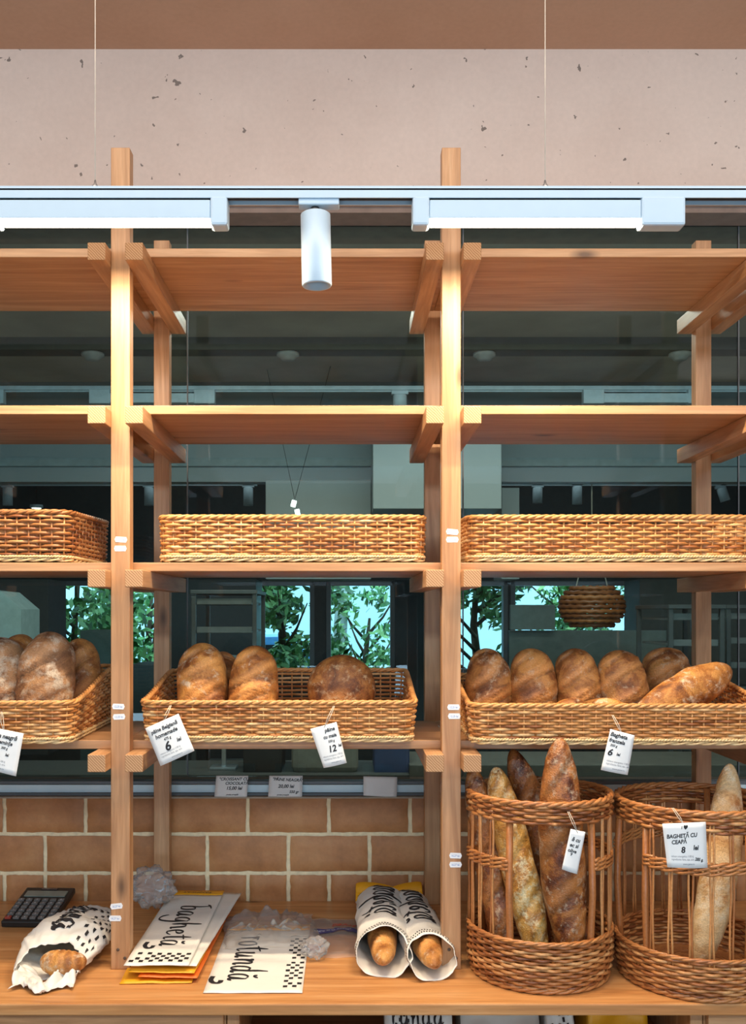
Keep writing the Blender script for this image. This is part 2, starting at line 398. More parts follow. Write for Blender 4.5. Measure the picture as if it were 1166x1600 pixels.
# window frame of the glazing: dark / white / dark bands, then glass panes
fz = lambda py: CZ - (py - VY) * 3.07 / F
sbox('trim_3', (0.3, 3.09, (fz(1246) + fz(1239)) / 2 + .001), (9.4, .05, fz(1239) - fz(1246) - .002), FRAME, .001)
sbox('trim_4', (0.3, 3.10, (fz(1239) + fz(1227)) / 2), (9.4, .045, fz(1227) - fz(1239)), FRAMEW, .001)
sbox('trim_5', (0.3, 3.105, (fz(1227) + fz(1222)) / 2), (9.4, .04, fz(1222) - fz(1227)), FRAME, .001)
seams = [-2.392, -1.465, -.538, .389, 1.316, 2.243]
for i in range(5):
    x0, x1 = seams[i], seams[i + 1]
    z0, z1 = fz(1222), 2.98
    o = sbox('window_%d' % (i + 1), ((x0 + x1) / 2, GY + .012, (z0 + z1) / 2), (x1 - x0 - .004, .008, z1 - z0), GLASS)
    sbox('trim_%d' % (6 + i), (x1, GY + .012, (z0 + z1) / 2), (.004, .008, z1 - z0), FRAME)
# ------------------------------------------------------------------ kitchen behind the glass
sbox('ceiling_kitchen', (0.3, 4.3, 3.05), (9.4, 2.3, .08), KCEIL)
sbox('trim_12', (0.3, 4.62, 2.98), (9.4, .12, .06), plain('ceiling_duct', (.07, .075, .07), .8))
sbox('wall_bulkhead', (0.3, 5.55, (2.45 + 3.05) / 2), (9.4, .12, .62), GREYTEAL)
sbox('trim_13', (0.3, 5.48, CZ + 235 * 5.48 / F), (9.4, .02, .05), plain('bulkhead_seam', (.20, .25, .26), .6))
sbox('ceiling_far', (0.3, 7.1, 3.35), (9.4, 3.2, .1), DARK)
YW = 8.0
def kx(px, y=YW): return (px - VX) * y / F
def kz(py, y=YW): return CZ - (py - VY) * y / F
wins = [(70, 262), (396, 492), (510, 617), (700, 792), (796, 1000)]
zb_, zt_ = kz(1052), kz(908)
# far wall: bands and piers; its windows model the reflected shop windows
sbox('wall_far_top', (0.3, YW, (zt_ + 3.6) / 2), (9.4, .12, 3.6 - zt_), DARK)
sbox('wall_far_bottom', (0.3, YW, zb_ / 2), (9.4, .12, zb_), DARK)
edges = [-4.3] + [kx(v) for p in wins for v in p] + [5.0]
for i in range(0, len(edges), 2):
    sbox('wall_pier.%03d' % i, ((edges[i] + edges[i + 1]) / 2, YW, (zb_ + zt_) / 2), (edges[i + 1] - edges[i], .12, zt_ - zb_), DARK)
for i, (a, c_) in enumerate(wins):
    f = MB(); x0, x1 = kx(a), kx(c_)
    for xx in (x0 + .02, x1 - .02): f.box((xx, YW - .02, (zb_ + zt_) / 2), (.04, .1, zt_ - zb_), .004)
    for zz in (zb_ + .02, zt_ - .02): f.box(((x0 + x1) / 2, YW - .02, zz), (x1 - x0, .1, .04), .004)
    tag(f.build('window_%d' % (6 + i), FRAME), kind='structure')
# reflected street view, modelled outside the far wall: pale building, ground
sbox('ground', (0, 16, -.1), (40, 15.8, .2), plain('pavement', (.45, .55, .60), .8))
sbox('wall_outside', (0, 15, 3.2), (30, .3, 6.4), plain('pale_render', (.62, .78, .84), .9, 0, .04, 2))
sbox('roof', (0.3, 2.1, 3.7), (9.6, 12.4, .1), DARK)
def tree(name, x, y, h, r_, label, seed, n=2600):
    t = thing(name, label, 'tree', (x, y, 0)); rd = random.Random(seed)
    m = MB()
    m.tube([(0, 0, 0), (.04, .02, h * .35), (-.03, 0, h * .6), (.02, 0, h * .85)], [.06, .05, .035, .015], 8)
    for k in range(9):
        a = rd.random() * 6.3; z = h * (.35 + .05 * k)
        m.tube([(0, 0, z), (math.cos(a) * r_ * .4, math.sin(a) * r_ * .4, z + .2), (math.cos(a) * r_ * .75, math.sin(a) * r_ * .75, z + .45)], [.022, .014, .006], 5)
    m.build('trunk', plain('bark', (.10, .075, .05), .9), t)
    g = MB()
    cl = [Vector((rd.uniform(-1, 1) * r_ * .75, rd.uniform(-1, 1) * r_ * .6, h * rd.uniform(.45, 1.0))) for _ in range(16)]
    for k in range(n):
        c = rd.choice(cl); d = Vector((rd.gauss(0, 1), rd.gauss(0, 1), rd.gauss(0, 1))).normalized() * (rd.random() ** .4) * r_ * .38
        p = c + d; L = rd.uniform(.035, .075); a = Vector((rd.gauss(0, 1), rd.gauss(0, 1), rd.gauss(0, 1))).normalized(); q = a.orthogonal().normalized()
        g.add([p - a * L, p - q * L * .45, p + a * L, p + q * L * .45], [(0, 1, 2, 3)], 0, rd.random(), False)
    g.build('foliage', LEAF, t)
tree('garden_tree', kx(120, 9.3), 9.3, 2.35, .8, 'reflected leafy green tree, modelled outside the left window', 1)
tree('garden_tree', kx(236, 11.2), 11.2, 2.3, .5, 'reflected slim tree, between the pine uprights of the left post', 5, 700)
tree('garden_tree', kx(445, 9.5), 9.5, 2.4, .62, 'reflected round crowned tree, modelled outside the middle window, above the twin loaves', 2)
tree('garden_tree', kx(745, 9.2), 9.2, 2.6, .7, 'reflected dense dark tree, modelled outside the right window', 3)
tree('garden_tree', kx(900, 10.6), 10.6, 2.5, .8, 'reflected green tree, modelled beyond the reflected basket', 6)
tree('garden_shrub', kx(575, 10.9), 10.9, 1.9, .45, 'reflected thin shrub beside the white garden post', 7, 500)
b = MB(); b.box((0, 0, 1.2), (.16, .16, 2.4), .01, rot=Euler((0, R(3), 0)).to_matrix()); tag(b.build('garden_post', plain('white_post', (.8, .86, .9), .6), loc=(kx(530, 11), 11, 0)), 'reflected white slanting post, modelled outside the middle window', 'post')
# parked car of the reflected street: body, windows, wheels
def car(px, label):
    t = thing('parked_car', label, 'car', (kx(px, 12.5), 12.5, 0))
    prof = [(-1.9, .35), (-1.95, .75), (-1.2, .88), (-.75, 1.35), (.7, 1.38), (1.25, .92), (1.9, .82), (1.95, .35)]
    m = MB(); n = len(prof)
    vs = [(x, -.8, z) for x, z in prof] + [(x, .8, z) for x, z in prof]
    m.add(vs, [tuple(range(n)), tuple(range(2 * n - 1, n - 1, -1))] + [(i, i + n, (i + 1) % n + n, (i + 1) % n) for i in range(n)], smooth=False)
    m.build('car_body', plain('blue_paint', (.10, .30, .60), .3), t)
    g = MB(); g.add([(-1.0, -.81, .9), (1.0, -.81, .9), (.62, -.81, 1.28), (-.68, -.81, 1.28)], [(0, 1, 2, 3)], smooth=False); g.build('car_window', BLACKM, t, solid=.01)
    for x in (-1.2, 1.2):
        q = MB(); q.lathe([(.3, -.1), (.33, -.05), (.33, .05), (.3, .1)], 20, rot=Euler((PI / 2, 0, 0)).to_matrix()); q.build('wheel', BLACKM, t, loc=(x, -.78, .33))
car(372, 'reflected blue parked car behind the garden trees')
# ceiling smoke detectors
for i, (px, lb) in enumerate(((145, 'leftmost round white detector on the kitchen ceiling'), (450, 'round white ceiling detector above the middle bay'), (757, 'round white ceiling detector just right of the middle post'), (1063, 'rightmost round white detector on the kitchen ceiling'))):
    m = MB(); m.lathe([(.055, 0), (.055, -.012), (.04, -.02), (.032, -.032), (.012, -.036)], 20)
    tag(m.build('smoke_detector', plain('detector', (.30, .30, .28), .6), loc=(kx(px, 4.62), 4.62, 2.948)), lb, 'smoke detector', 'detectors on the kitchen ceiling')
# rails and lamps in the kitchen; upper row models the track's reflection
DIMW = plain('dim_white_metal', (.46, .54, .58), .5)
m = MB(); m.box((0, 0, 0), (9, .035, .022), .002); m.box((0, 0, -.016), (9, .02, .008), .001)
tag(m.build('lighting_rail', DIMW, loc=(.3, 5.0, kz(607, 5.0))), 'reflection of the lighting track, modelled as a long pale rail behind the upper bays', 'rail')
def reflected_lamp(a, c_, lb):
    t = thing('linear_lamp', lb, 'lamp', (kx((a + c_) / 2, 4.98), 4.98, kz(614, 4.98)), group='reflected linear lamps'); L = kx(c_, 4.98) - kx(a, 4.98)
    m = MB(); m.box((0, 0, -.03), (L, .04, .05), .003); m.build('housing', DIMW, t)
    for sx in (-1, 1): m = MB(); m.box((sx * (L / 2 - .05), 0, -.022), (.11, .046, .075), .004); m.build('end_cap', DIMW, t)
reflected_lamp(142, 335, 'linear lamp reflection, modelled as a pale lamp behind the left post'); reflected_lamp(912, 1105, 'linear lamp reflection, modelled as a pale lamp behind the right bay'); reflected_lamp(-90, 6, 'linear lamp reflection, modelled as a pale lamp at the left edge')
def kspot(px, y0, y1, y, lb, tilt=0, rail=True):
    t = thing('spotlight', lb, 'spotlight', (kx(px, y), y, kz(y0, y)), (0, R(tilt), 0), 'kitchen spotlights'); h = (y1 - y0) * y / F
    m = MB(); m.lathe([(.032, 0), (.036, -.004), (.036, -h), (.028, -h)], 20); m.build('lamp_body', DIMW, t)
    m = MB(); m.box((0, 0, .012), (.09, .03, .022), .003); m.build('adapter', DIMW, t)
kspot(625, 617, 637, 5.0, 'spotlight reflection, modelled as a small pale spotlight near the middle post')
for px, lb in ((12, 'spotlight behind the leftmost tray basket'), (233, 'spotlight between the two uprights of the left post'), (388, 'spotlight over the middle tray basket')): kspot(px, 762, 790, 7.0, lb)
kspot(840, 762, 786, 7.0, 'left spotlight of the pair over the right tray basket'); kspot(902, 760, 788, 7.0, 'right spotlight of the pair over the right tray basket'); kspot(1127, 762, 784, 7.0, 'tilted spotlight right of the far right upright', -18)
for a, c_, lb in ((-60, 402, 'pale rail in the dark part of the kitchen, left'), (784, 1200, 'pale rail in the dark part of the kitchen, right')):
    m = MB(); m.box((0, 0, 0), (kx(c_, 7) - kx(a, 7), .03, .022), .002); tag(m.build('lighting_rail', DIMW, loc=((kx(a, 7) + kx(c_, 7)) / 2, 7.0, kz(757, 7.0))), lb, 'rail')
def kbox(name, x0, x1, y0, y1, y, d, m, lb, cat, bev=.004):
    b = MB(); b.box((0, 0, 0), (kx(x1, y) - kx(x0, y), d, kz(y0, y) - kz(y1, y)), bev)
    return tag(b.build(name, m, loc=((kx(x0, y) + kx(x1, y)) / 2, y + d / 2, (kz(y0, y) + kz(y1, y)) / 2)), lb, cat)
HOODM = plain('hood_steel', (.27, .31, .32), .5, 0, .04, 2)
kbox('extractor_hood', 583, 784, 640, 795, 5.0, .45, HOODM, 'pale square steel hood beside the middle post', 'extractor hood')
kbox('wall_cabinet', 415, 580, 750, 905, 5.3, .4, GREYTEAL, 'grey cabinet hanging behind the middle tray basket', 'cabinet')
kbox('wall_cabinet', 784, 812, 762, 905, 5.4, .3, GREYTEAL, 'narrow grey cabinet next to the steel hood', 'cabinet')
b = MB(); pts = [(-80, 915), (0, 924), (33, 952), (33, 1004), (-80, 1004)]
vs = [Vector(((p[0] - VX) * 5 / F, 0, -(p[1] - VY) * 5 / F)) for p in pts]
n_ = len(vs); b.add([(*v.xy, v.z) for v in vs] + [(v.x, .3, v.z) for v in vs], [tuple(range(n_)), tuple(range(2 * n_ - 1, n_ - 1, -1))] + [(i, i + n_, (i + 1) % n_ + n_, (i + 1) % n_) for i in range(n_)], smooth=False)
tag(b.build('slanted_hood', plain('pale_teal', (.36, .50, .50), .5), loc=(0, 5, CZ)), 'pale slanted hood at the left edge behind the loaves', 'extractor hood')
kbox('kitchen_cabinet', -100, 75, 905, 1180, 6.2, .4, DARK, 'dark tall cabinet beside the left window', 'cabinet')
kbox('dark_curtain', 617, 700, 905, 1332, 6.6, .05, plain('curtain', (.025, .035, .045), .8), 'dark curtain right of the middle window', 'curtain')
kbox('oven', 265, 400, 905, 1316, 6.9, .5, plain('oven_dark', (.03, .035, .04), .4), 'dark oven behind the tray rack', 'oven')
kbox('partition_screen', 796, 1042, 985, 1100, 6.6, .04, plain('screen_grey', (.16, .20, .19), .6), 'grey partition screen behind the row of upright loaves', 'partition')
kbox('partition_screen', 798, 868, 945, 984, 6.5, .04, plain('screen_grey2', (.20, .25, .24), .6), 'small grey screen below the green window strip', 'partition')
kbox('wall_cabinet', 1000, 1200, 905, 1180, 7.0, .4, plain('cabinet_dim', (.06, .065, .06), .6), 'dim cabinet behind the right tray rack', 'cabinet')
# reflection-like tall slab: window jamb
kbox('machine_cover', 125, 172, 985, 1433, 5.2, .3, plain('machine_dark', (.03, .06, .06), .5), 'dark covered machine before the left window', 'machine')
kbox('machine_cover', 205, 245, 1038, 1433, 5.2, .3, plain('machine_dark2', (.02, .035, .04), .5), 'black machine seen between the left uprights', 'machine')
# tray racks
def rack(x0, x1, y, ztop, label, n, traym, first=0.25):
    t = thing('tray_rack', label, 'rack', ((x0 + x1) / 2, y, 0)); wd = x1 - x0
    for sx in (-1, 1):
        for sy in (0, .5):
            m = MB(); m.box((sx * wd / 2, sy, ztop / 2), (.022, .022, ztop), .002); m.build('upright', RACKM, t)
    m = MB(); m.box((0, .25, ztop), (wd + .03, .54, .02), .002); m.build('top_frame', RACKM, t)
    for k in range(n):
        z = first + (ztop - first - .06) * k / (n - 1)
        m = MB(); m.box((0, .25, z), (wd - .03, .48, .012), .001); m.box((0, .01, z + .012), (wd - .03, .006, .03)); m.build('tray', traym, t)
TR = plain('dark_tray', (.15, .16, .155), .35, .3)
rack(kx(303, 4.9), kx(398, 4.9), 4.9, kz(925, 4.9), 'steel tray rack standing behind the middle bay', 11, TR)
rack(kx(1048, 4.6), kx(1128, 4.6), 4.6, kz(948, 4.6), 'dark tray rack behind the right upright', 12, TR)
rack(kx(1138, 4.9), kx(1250, 4.9), 4.9, kz(948, 4.9), 'tray rack at the right edge behind the long loaf', 12, TR)
# low kitchen counters seen under the bottom shelf
kbox('kitchen_counter', -200, 640, 1210, 1500, 4.15, .4, plain('kcounter', (.05, .05, .045), .6), 'long dark kitchen counter below the lowest shelf', 'counter')
kbox('kitchen_counter', 640, 1400, 1195, 1500, 4.15, .4, plain('kcounter2', (.09, .085, .07), .6), 'greyish kitchen counter behind the baguette baskets', 'counter')
kbox('slicing_machine', 380, 440, 1168, 1210, 4.2, .28, BLACKM, 'black slicing machine on the dark kitchen counter', 'machine')
kbox('flour_sack', 455, 560, 1150, 1210, 4.2, .28, plain('sack', (.20, .18, .14), .9), 'beige sack leaning on the kitchen counter', 'sack', .03)
kbox('crate', 585, 640, 1165, 1210, 4.2, .28, plain('crate_blue', (.03, .05, .12), .5), 'dark blue crate on the kitchen counter end', 'crate')
b = MB(); b.box((0, 0, .1), (.02, .02, .2), .003); b.box((.05, 0, .2), (.12, .025, .02), .004); b.box((0, 0, .0), (.12, .1, .015), .004)
tag(b.build('tap', STEEL, loc=(kx(350, 4.3), 4.3, kz(1210, 4.15) + .006)), 'steel tap standing on the kitchen counter', 'tap')
# bright pendant lamps in the kitchen
for i, (px, py, an, lb) in enumerate(((459, 787, 15, 'upper bright glowing pendant panel above the middle basket'), (465, 801, -12, 'lower bright glowing pendant panel above the middle basket'))):
    t = thing('pendant_lamp', lb, 'lamp', P(px, py, 5.1), (0, R(an), 0), 'small bright kitchen pendants')
    m = MB(); m.box((0, 0, 0), (.026, .02, .036), .003); m.build('lamp_panel', emis('pendant_glow', (1, .97, .9), 4), t)
    m = MB(); m.tube([(0, 0, .018), (0, 0, .79)], .0015, 5); m.build('cord', BLACKM, t)
t = thing('downlight', 'small glowing disc lamp above the leftmost tray basket', 'lamp', P(57, 793, 7.2))
m = MB(); m.lathe([(.048, .02), (.05, 0), (.042, -.004)], 24, cap=True); m.build('lamp_ring', DIMW, t)
m = MB(); m.tube([(0, 0, .018), (0, 0, .4), (0, 0, .822)], .004, 6); m.build('stem', BLACKM, t)
m = MB(); m.lathe([(.036, -.004), (.034, -.008)], 24); m.build('diffuser', emis('disc_glow', (1, .97, .9), 3), t)

# ------------------------------------------------------------------ shelving unit
unit = thing('shelving_unit', 'tall open pine shelving unit standing on the wooden worktop', 'shelving unit', (0, 2.46, CT))
def upart(name, x0, x1, y0, y1, z0, z1, ax, endaxis=None):
    return pbox(name, ((x0 + x1) / 2, (y0 + y1) / 2 - 2.46, (z0 + z1) / 2 - CT), (x1 - x0, y1 - y0, z1 - z0), [W[ax], ENDG], unit, .002, 1 if endaxis is not None else None, endaxis if endaxis is not None else 1)
PX = [-1.4555, -.592, .271, 1.1345]
HW = .0248
for x in PX:
    upart('front_post', x - HW, x + HW, 2.46, 2.50, CT, 2.892, 2)
    upart('back_post', x - HW, x + HW, 3.005, 3.045, CT, 2.865, 2)
SZ = [1.3175, 1.789, 2.206, 2.623]
for li, z in enumerate(SZ):
    for x in PX:
        for sx in (-1, 1):
            a = x + sx * HW; c_ = x + sx * (HW + .0458)
            upart('bracket', min(a, c_), max(a, c_), 2.405, 3.048, z - .0445, z, 1, 1)
    for i in range(3):
        upart('shelf_board', PX[i] + (.0005 if i else 0), PX[i + 1], 2.505, 2.955, z, z + .0235, 0)
# screws at the post feet
for x in PX[1:3]:
    for dx, dz in ((-.006, .052), (.012, .03)):
        m = MB(); m.lathe([(.0042, 0), (.0042, .0012), (.003, .0016)], 12, rot=Euler((PI / 2, 0, 0)).to_matrix())
        m.build('screw', plain('screw_dark', (.09, .055, .035), .5), unit, loc=(x + dx, -.0002, dz))
# oval price stickers, two over one another on each post
for px, py, an, s_ in ((189, 843, 3, '10,57 lei'), (188, 857, 0, '10,57 lei'), (185, 1104, 2, '12,25 lei'), (186, 1120, -2, '12,25 lei'), (182, 1416, -6, '16,27 lei'), (180, 1435, 0, '16,27 lei'),
                     (707, 831, 6, '10,57 lei'), (707, 843, 0, '10,57 lei'), (709, 1105, 0, '12,25 lei'), (710, 1119, 0, '12,25 lei'), (712, 1337, 2, '16,27 lei'), (712, 1351, 0, '16,27 lei')):
    p = P(px, py, 2.4595) - Vector((0, 2.46, CT)); m = MB(); w2, h2 = .0165, .0072
    oc = [(-w2, 0), (-w2 * .82, h2), (w2 * .82, h2), (w2, 0), (w2 * .82, -h2), (-w2 * .82, -h2)]
    m.add([(x, 0, z) for x, z in oc] + [(x, .0004, z) for x, z in oc], [(0, 1, 2, 3, 4, 5)[::-1], (6, 7, 8, 9, 10, 11)] + [(i, (i + 1) % 6, (i + 1) % 6 + 6, i + 6) for i in range(6)], smooth=False)
    st = m.build('price_sticker', STICK, unit, loc=p, rot=(0, R(an), 0)); st['label'] = 'small white sticker with blue figures'
    q = MB(); write(q, s_, 0, -.0028, .0076, lambda x, y: (x, -.0003, y), .1, .0, 0, .85, 0, True); q.build('lettering', BLUEINK, st)

# ------------------------------------------------------------------ worktop and cabinets
WT = MB(); WT.box((0, 0, -.0145), (5.2, BY - .003 - 2.245, .029), .004)
tag(WT.build('worktop', WORK, loc=(.2, (BY + 2.242) / 2, CT)), 'long orange pine worktop carrying the shelves and baskets', 'worktop')
cz1 = CT - .0295
def cabinet(x0, x1, label, kind):
    t = thing('base_cabinet', label, 'cabinet', ((x0 + x1) / 2, 2.65, 0)); wd = x1 - x0; H = cz1
    for sx in (-1, 1):
        m = MB(); m.box((0, 0, 0), (.03, .72, H), .002); m.build('side_panel', W[2], t, loc=(sx * (wd / 2 - .015), 0, H / 2))
    m = MB(); m.box((0, 0, 0), (wd - .06, .012, H), 0); m.build('back_panel', W[0], t, loc=(0, .35, H / 2))
    m = MB(); m.box((0, 0, 0), (wd - .06, .70, .02), 0); m.build('bottom_board', W[0], t, loc=(0, -.01, .08))
    if kind == 'drawer':
        n = 2 if wd > .8 else 1
        for k in range(n):
            dx = -wd / 2 + wd * (k + .5) / n
            d = pbox('drawer_front', (dx, -.372, H - .125), (wd / n - .008, .02, .235), W[0], t, .003)
            q = MB(); q.lathe([(.006, 0), (.006, .012), (.015, .018), (.014, .028)], 16, rot=Euler((PI / 2, 0, 0)).to_matrix()); q.build('knob', STEEL, d, loc=(0, -.010, 0))
            pbox('door', (dx, -.372, (H - .25) / 2 + .03), (wd / n - .008, .02, H - .31), W[2], t, .003)
    else:
        m = MB(); m.box((0, 0, 0), (wd - .06, .66, .018), .001); m.build('inner_shelf', W[0], t, loc=(0, 0, H - .165))
    return t
cabinet(-2.2, -.294, 'pine cabinet with drawers under the left of the worktop', 'drawer')
cabinet(-.292, .862, 'open pine cabinet full of bags under the worktop', 'open')
cabinet(.864, 2.4, 'pine cabinet with drawers under the right end of the worktop', 'drawer')

# ------------------------------------------------------------------ track lighting
TZ = 2.636; TY = 2.163
t = thing('lighting_track', 'long white suspended lighting track in front of the shelving', 'lighting track', (0, TY, TZ))
m = MB(); m.box((0, .021, .0165), (5.6, .042, .011), .001); m.box((0, .002, .0055), (5.6, .004, .022), .0005); m.box((0, .040, .0055), (5.6, .004, .022), .0005)
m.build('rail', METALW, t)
m = MB(); m.box((0, .0145, .006), (5.6, .004, .010)); m.box((0, .0285, .006), (5.6, .004, .010)); m.build('conductor_strip', DARKGAP, t)
for px in (145, 855):
    x = (px - VX) * TY / F
    m = MB(); m.tube([(x, .021, .022), (x, .021, 3.5 - TZ)], .0011, 6); m.build('suspension_wire', STRING, t)
    m = MB(); m.lathe([(.009, .0), (.009, .006), (.003, .014), (.002, .022)], 14, c=(x, .021, .022)); m.build('wire_grip', STEEL, t)
def linlamp(x0, x1, capl, capr, label):
    t = thing('linear_lamp', label, 'lamp', ((x0 + x1) / 2, TY + .021, TZ), group='lit linear lamps'); L = x1 - x0; X0 = -L / 2; X1 = L / 2
    for a, c_ in ((X0, X0 + capl), (X1 - capr, X1)):
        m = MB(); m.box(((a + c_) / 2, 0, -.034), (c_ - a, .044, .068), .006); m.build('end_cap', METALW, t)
    xa, xb = X0 + capl, X1 - capr
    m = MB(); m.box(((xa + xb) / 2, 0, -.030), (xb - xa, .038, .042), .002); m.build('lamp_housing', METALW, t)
    m = MB(); m.box(((xa + xb) / 2, 0, -.0555), (xb - xa - .002, .036, .0088), .003); d = m.build('diffuser', LED, t)
    l = bpy.data.lights.new('linear_lamp_light', 'AREA'); l.shape = 'RECTANGLE'; l.size = xb - xa; l.size_y = .034; l.energy = 18.5; l.color = (1, .80, .56)
    o = bpy.data.objects.new('linear_lamp_light', l); COL.objects.link(o); o.parent = t; o.location = ((xa + xb) / 2, 0, -.0605)
linlamp(.149, .776, .04, .102, 'lit white linear lamp clipped under the track, right of the spotlight')
linlamp(-.902, -.275, .102, .04, 'lit white linear lamp clipped under the track, left of the spotlight')
t = thing('spotlight', 'white cylindrical spotlight hanging from the track between two linear lamps', 'spotlight', (P(492, 0, TY).x, TY + .021, TZ))
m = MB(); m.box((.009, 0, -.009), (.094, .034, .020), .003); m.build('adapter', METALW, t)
m = MB(); m.lathe([(.008, -.018), (.011, -.022), (.011, -.032), (.006, -.04)], 16); m.build('pivot', BLACKM, t)
rt = Euler((R(0), R(-1.2), 0)).to_matrix()
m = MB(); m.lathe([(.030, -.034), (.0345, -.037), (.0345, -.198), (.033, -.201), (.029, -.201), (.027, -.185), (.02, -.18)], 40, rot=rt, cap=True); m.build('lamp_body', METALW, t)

# ------------------------------------------------------------------ baskets
def rrect(wd, dp, r_):
    segs = [('l', (-wd / 2 + r_, -dp / 2), (wd / 2 - r_, -dp / 2)), ('a', (wd / 2 - r_, -dp / 2 + r_), -PI / 2), ('l', (wd / 2, -dp / 2 + r_), (wd / 2, dp / 2 - r_)), ('a', (wd / 2 - r_, dp / 2 - r_), 0),
            ('l', (wd / 2 - r_, dp / 2), (-wd / 2 + r_, dp / 2)), ('a', (-wd / 2 + r_, dp / 2 - r_), PI / 2), ('l', (-wd / 2, dp / 2 - r_), (-wd / 2, -dp / 2 + r_)), ('a', (-wd / 2 + r_, -dp / 2 + r_), PI)]
    ln = [(Vector(s_[2]) - Vector(s_[1])).length if s_[0] == 'l' else r_ * PI / 2 for s_ in segs]; T = sum(ln)
    def fn(s):
        s = s % T
        for sg, l in zip(segs, ln):
            if s <= l:
                if sg[0] == 'l':
                    a, c_ = Vector(sg[1]), Vector(sg[2]); d = (c_ - a).normalized(); return a + d * s, Vector((d.y, -d.x))
                an = sg[2] + s / r_; n_ = Vector((math.cos(an), math.sin(an))); return Vector(sg[1]) + n_ * r_, n_
            s -= l
        return Vector(segs[0][1]), Vector((0, -1))
    return fn, T
def circ(r_):
    return (lambda s: (Vector((math.sin(s / r_), -math.cos(s / r_))) * r_, Vector((math.sin(s / r_), -math.cos(s / r_))))), 2 * PI * r_
def weave(mb, fn, T, s0, s1, z0, hf, rows, nst, rad, amp, flare, rd, closed=True, per=4, dev=1.0):
    """horizontal rods going in front of and behind the stakes, row by row"""
    L = s1 - s0; nseg = nst * per
    for i in range(rows):
        pts = []; tn = []; run = rd.randint(4, 7) ; ph0 = rd.random() * run; base = rd.random()
        vals = {}; wb = rd.random() * 20
        for k in range(nseg if closed else nseg + 1):
            s = s0 + L * k / nseg; st = k / per
            p, n_ = fn(s); H = hf(s)
            off = amp * math.cos(PI * (st + i)); fl = flare * ((i + .5) / rows)
            q = p + n_ * (off + fl)
            z = z0 + H * (i + .5) / rows + .0011 * noise.noise((s * 14, i * 3.1, wb)) * dev
            pts.append((q.x, q.y, z)); key = int((st + ph0) // run)
            if key not in vals: vals[key] = min(1, max(0, rd.gauss(.5, .25)))
            tn.append(vals[key])
        rr = rad
        mb.tube(pts, rr, 6, closed, 0, tn)
def rope(mb, fn, T, s0, s1, zf, off, r_, sr, pitch, closed, rd, strands=3, tonec=.55):
    n = int((s1 - s0) / pitch * 7)
    nt = max(1, round((s1 - s0) / pitch))
    for a in range(strands):
        pts = []; tn = []
        for k in range(n if closed else n + 1):
            s = s0 + (s1 - s0) * k / n; p, n_ = fn(s); th = 2 * PI * (nt * k / n + a / strands)
            o = off + r_ * math.cos(th); q = p + n_ * o
            pts.append((q.x, q.y, zf(s) + r_ * .8 * math.sin(th))); tn.append(min(1, max(0, tonec + .3 * noise.noise((k * .15, a * 7, s0)))))
        mb.tube(pts, sr, 6, closed, 0, tn)
def tray(name, x0, x1, y0, y1, z, hf_, hb_, label, seed, mat=WICK, rotz=0, group=None, grow=1.0, rows=10, flare=.01, rad=.0042):
    rd = random.Random(seed); wd, dp = x1 - x0, y1 - y0
    t = thing(name, label, 'basket', ((x0 + x1) / 2, (y0 + y1) / 2, z), (0, 0, rotz), group)
    wdb, dpb = wd - 2 * flare, dp - 2 * flare
    fn, T = rrect(wdb, dpb, .035); nst = int(T / .030) // 2 * 2
    def hf(s):
        p, _ = fn(s); v = min(1, max(0, (p.y + dpb / 2) / dpb)); v = v * v * (3 - 2 * v)
        return (hf_ + (hb_ - hf_) * v) - .020
    m = MB(); weave(m, fn, T, 0, T, .016, hf, rows, nst, .0042 * grow, .0040, flare, rd); m.build('woven_wall', mat, t)
    m = MB()
    for k in range(nst):
        p, n_ = fn(T * k / nst); h = hf(T * k / nst); q = p + n_ * flare
        m.tube([(p.x, p.y, .008), (q.x, q.y, .018 + h)], .0026, 5, tone=rd.uniform(.3, .8))
    m.build('stakes', mat, t)
    m = MB(); rope(m, fn, T, 0, T, lambda s: .022 + hf(s), flare, .0045, .0042, .065, True, rd); m.build('rim', mat, t)
    m = MB(); rope(m, fn, T, 0, T, lambda s: .0065, .0015, .0035, .0030, .075, True, rd, 2, .7)
    rope(m, fn, T, 0, T, lambda s: .0150, .004, .0022, .0030, .016, True, rd, 2, .7); m.build('foot_border', FOOTM, t)
    m = MB()
    for k in range(int(dpb / .0085)):
        yy = -dpb / 2 + .004 + k * .0085
        m.tube([(-wdb / 2 + .01 + (wdb - .02) * j / 40, yy, .010 + .002 * math.cos(PI * (j + k))) for j in range(41)], .004, 5, tone=rd.uniform(.2, .7))
    m.build('woven_base', mat, t)
    return t
S3, S2 = SZ[1] + .0235, SZ[0] + .0235
tray('tray_basket', -.502, .2065, 2.508, 2.93, S3 + .001, .118, .118, 'empty golden wicker tray basket in the middle of its shelf', 1, flare=.004)
tray('tray_basket', .3225, 1.075, 2.508, 2.93, S3 + .001, .118, .126, 'empty golden wicker tray basket on the shelf above the row of upright loaves', 2, flare=.004)
tray('tray_basket', -1.38, -.739, 2.508, 2.93, S3 + .001, .132, .14, 'empty wicker tray basket at the left edge above the floury loaves', 3, WICKR, flare=.004)
tray('bread_basket', -.536, .178, 2.438, 2.92, S2 + .001, .103, .158, 'wicker bread basket holding a round loaf and torpedo loaves', 4, rows=11)
tray('bread_basket', .318, 1.09, 2.385, 2.89, S2 + .001, .10, .145, 'wide wicker bread basket holding a row of upright loaves', 5, WICK, R(-1.3), rows=11)
tray('bread_basket', -1.42, -.712, 2.40, 2.93, S2 + .001, .105, .170, 'wicker bread basket of big floury loaves at the left edge', 6, WICK, R(1.5), rows=11)

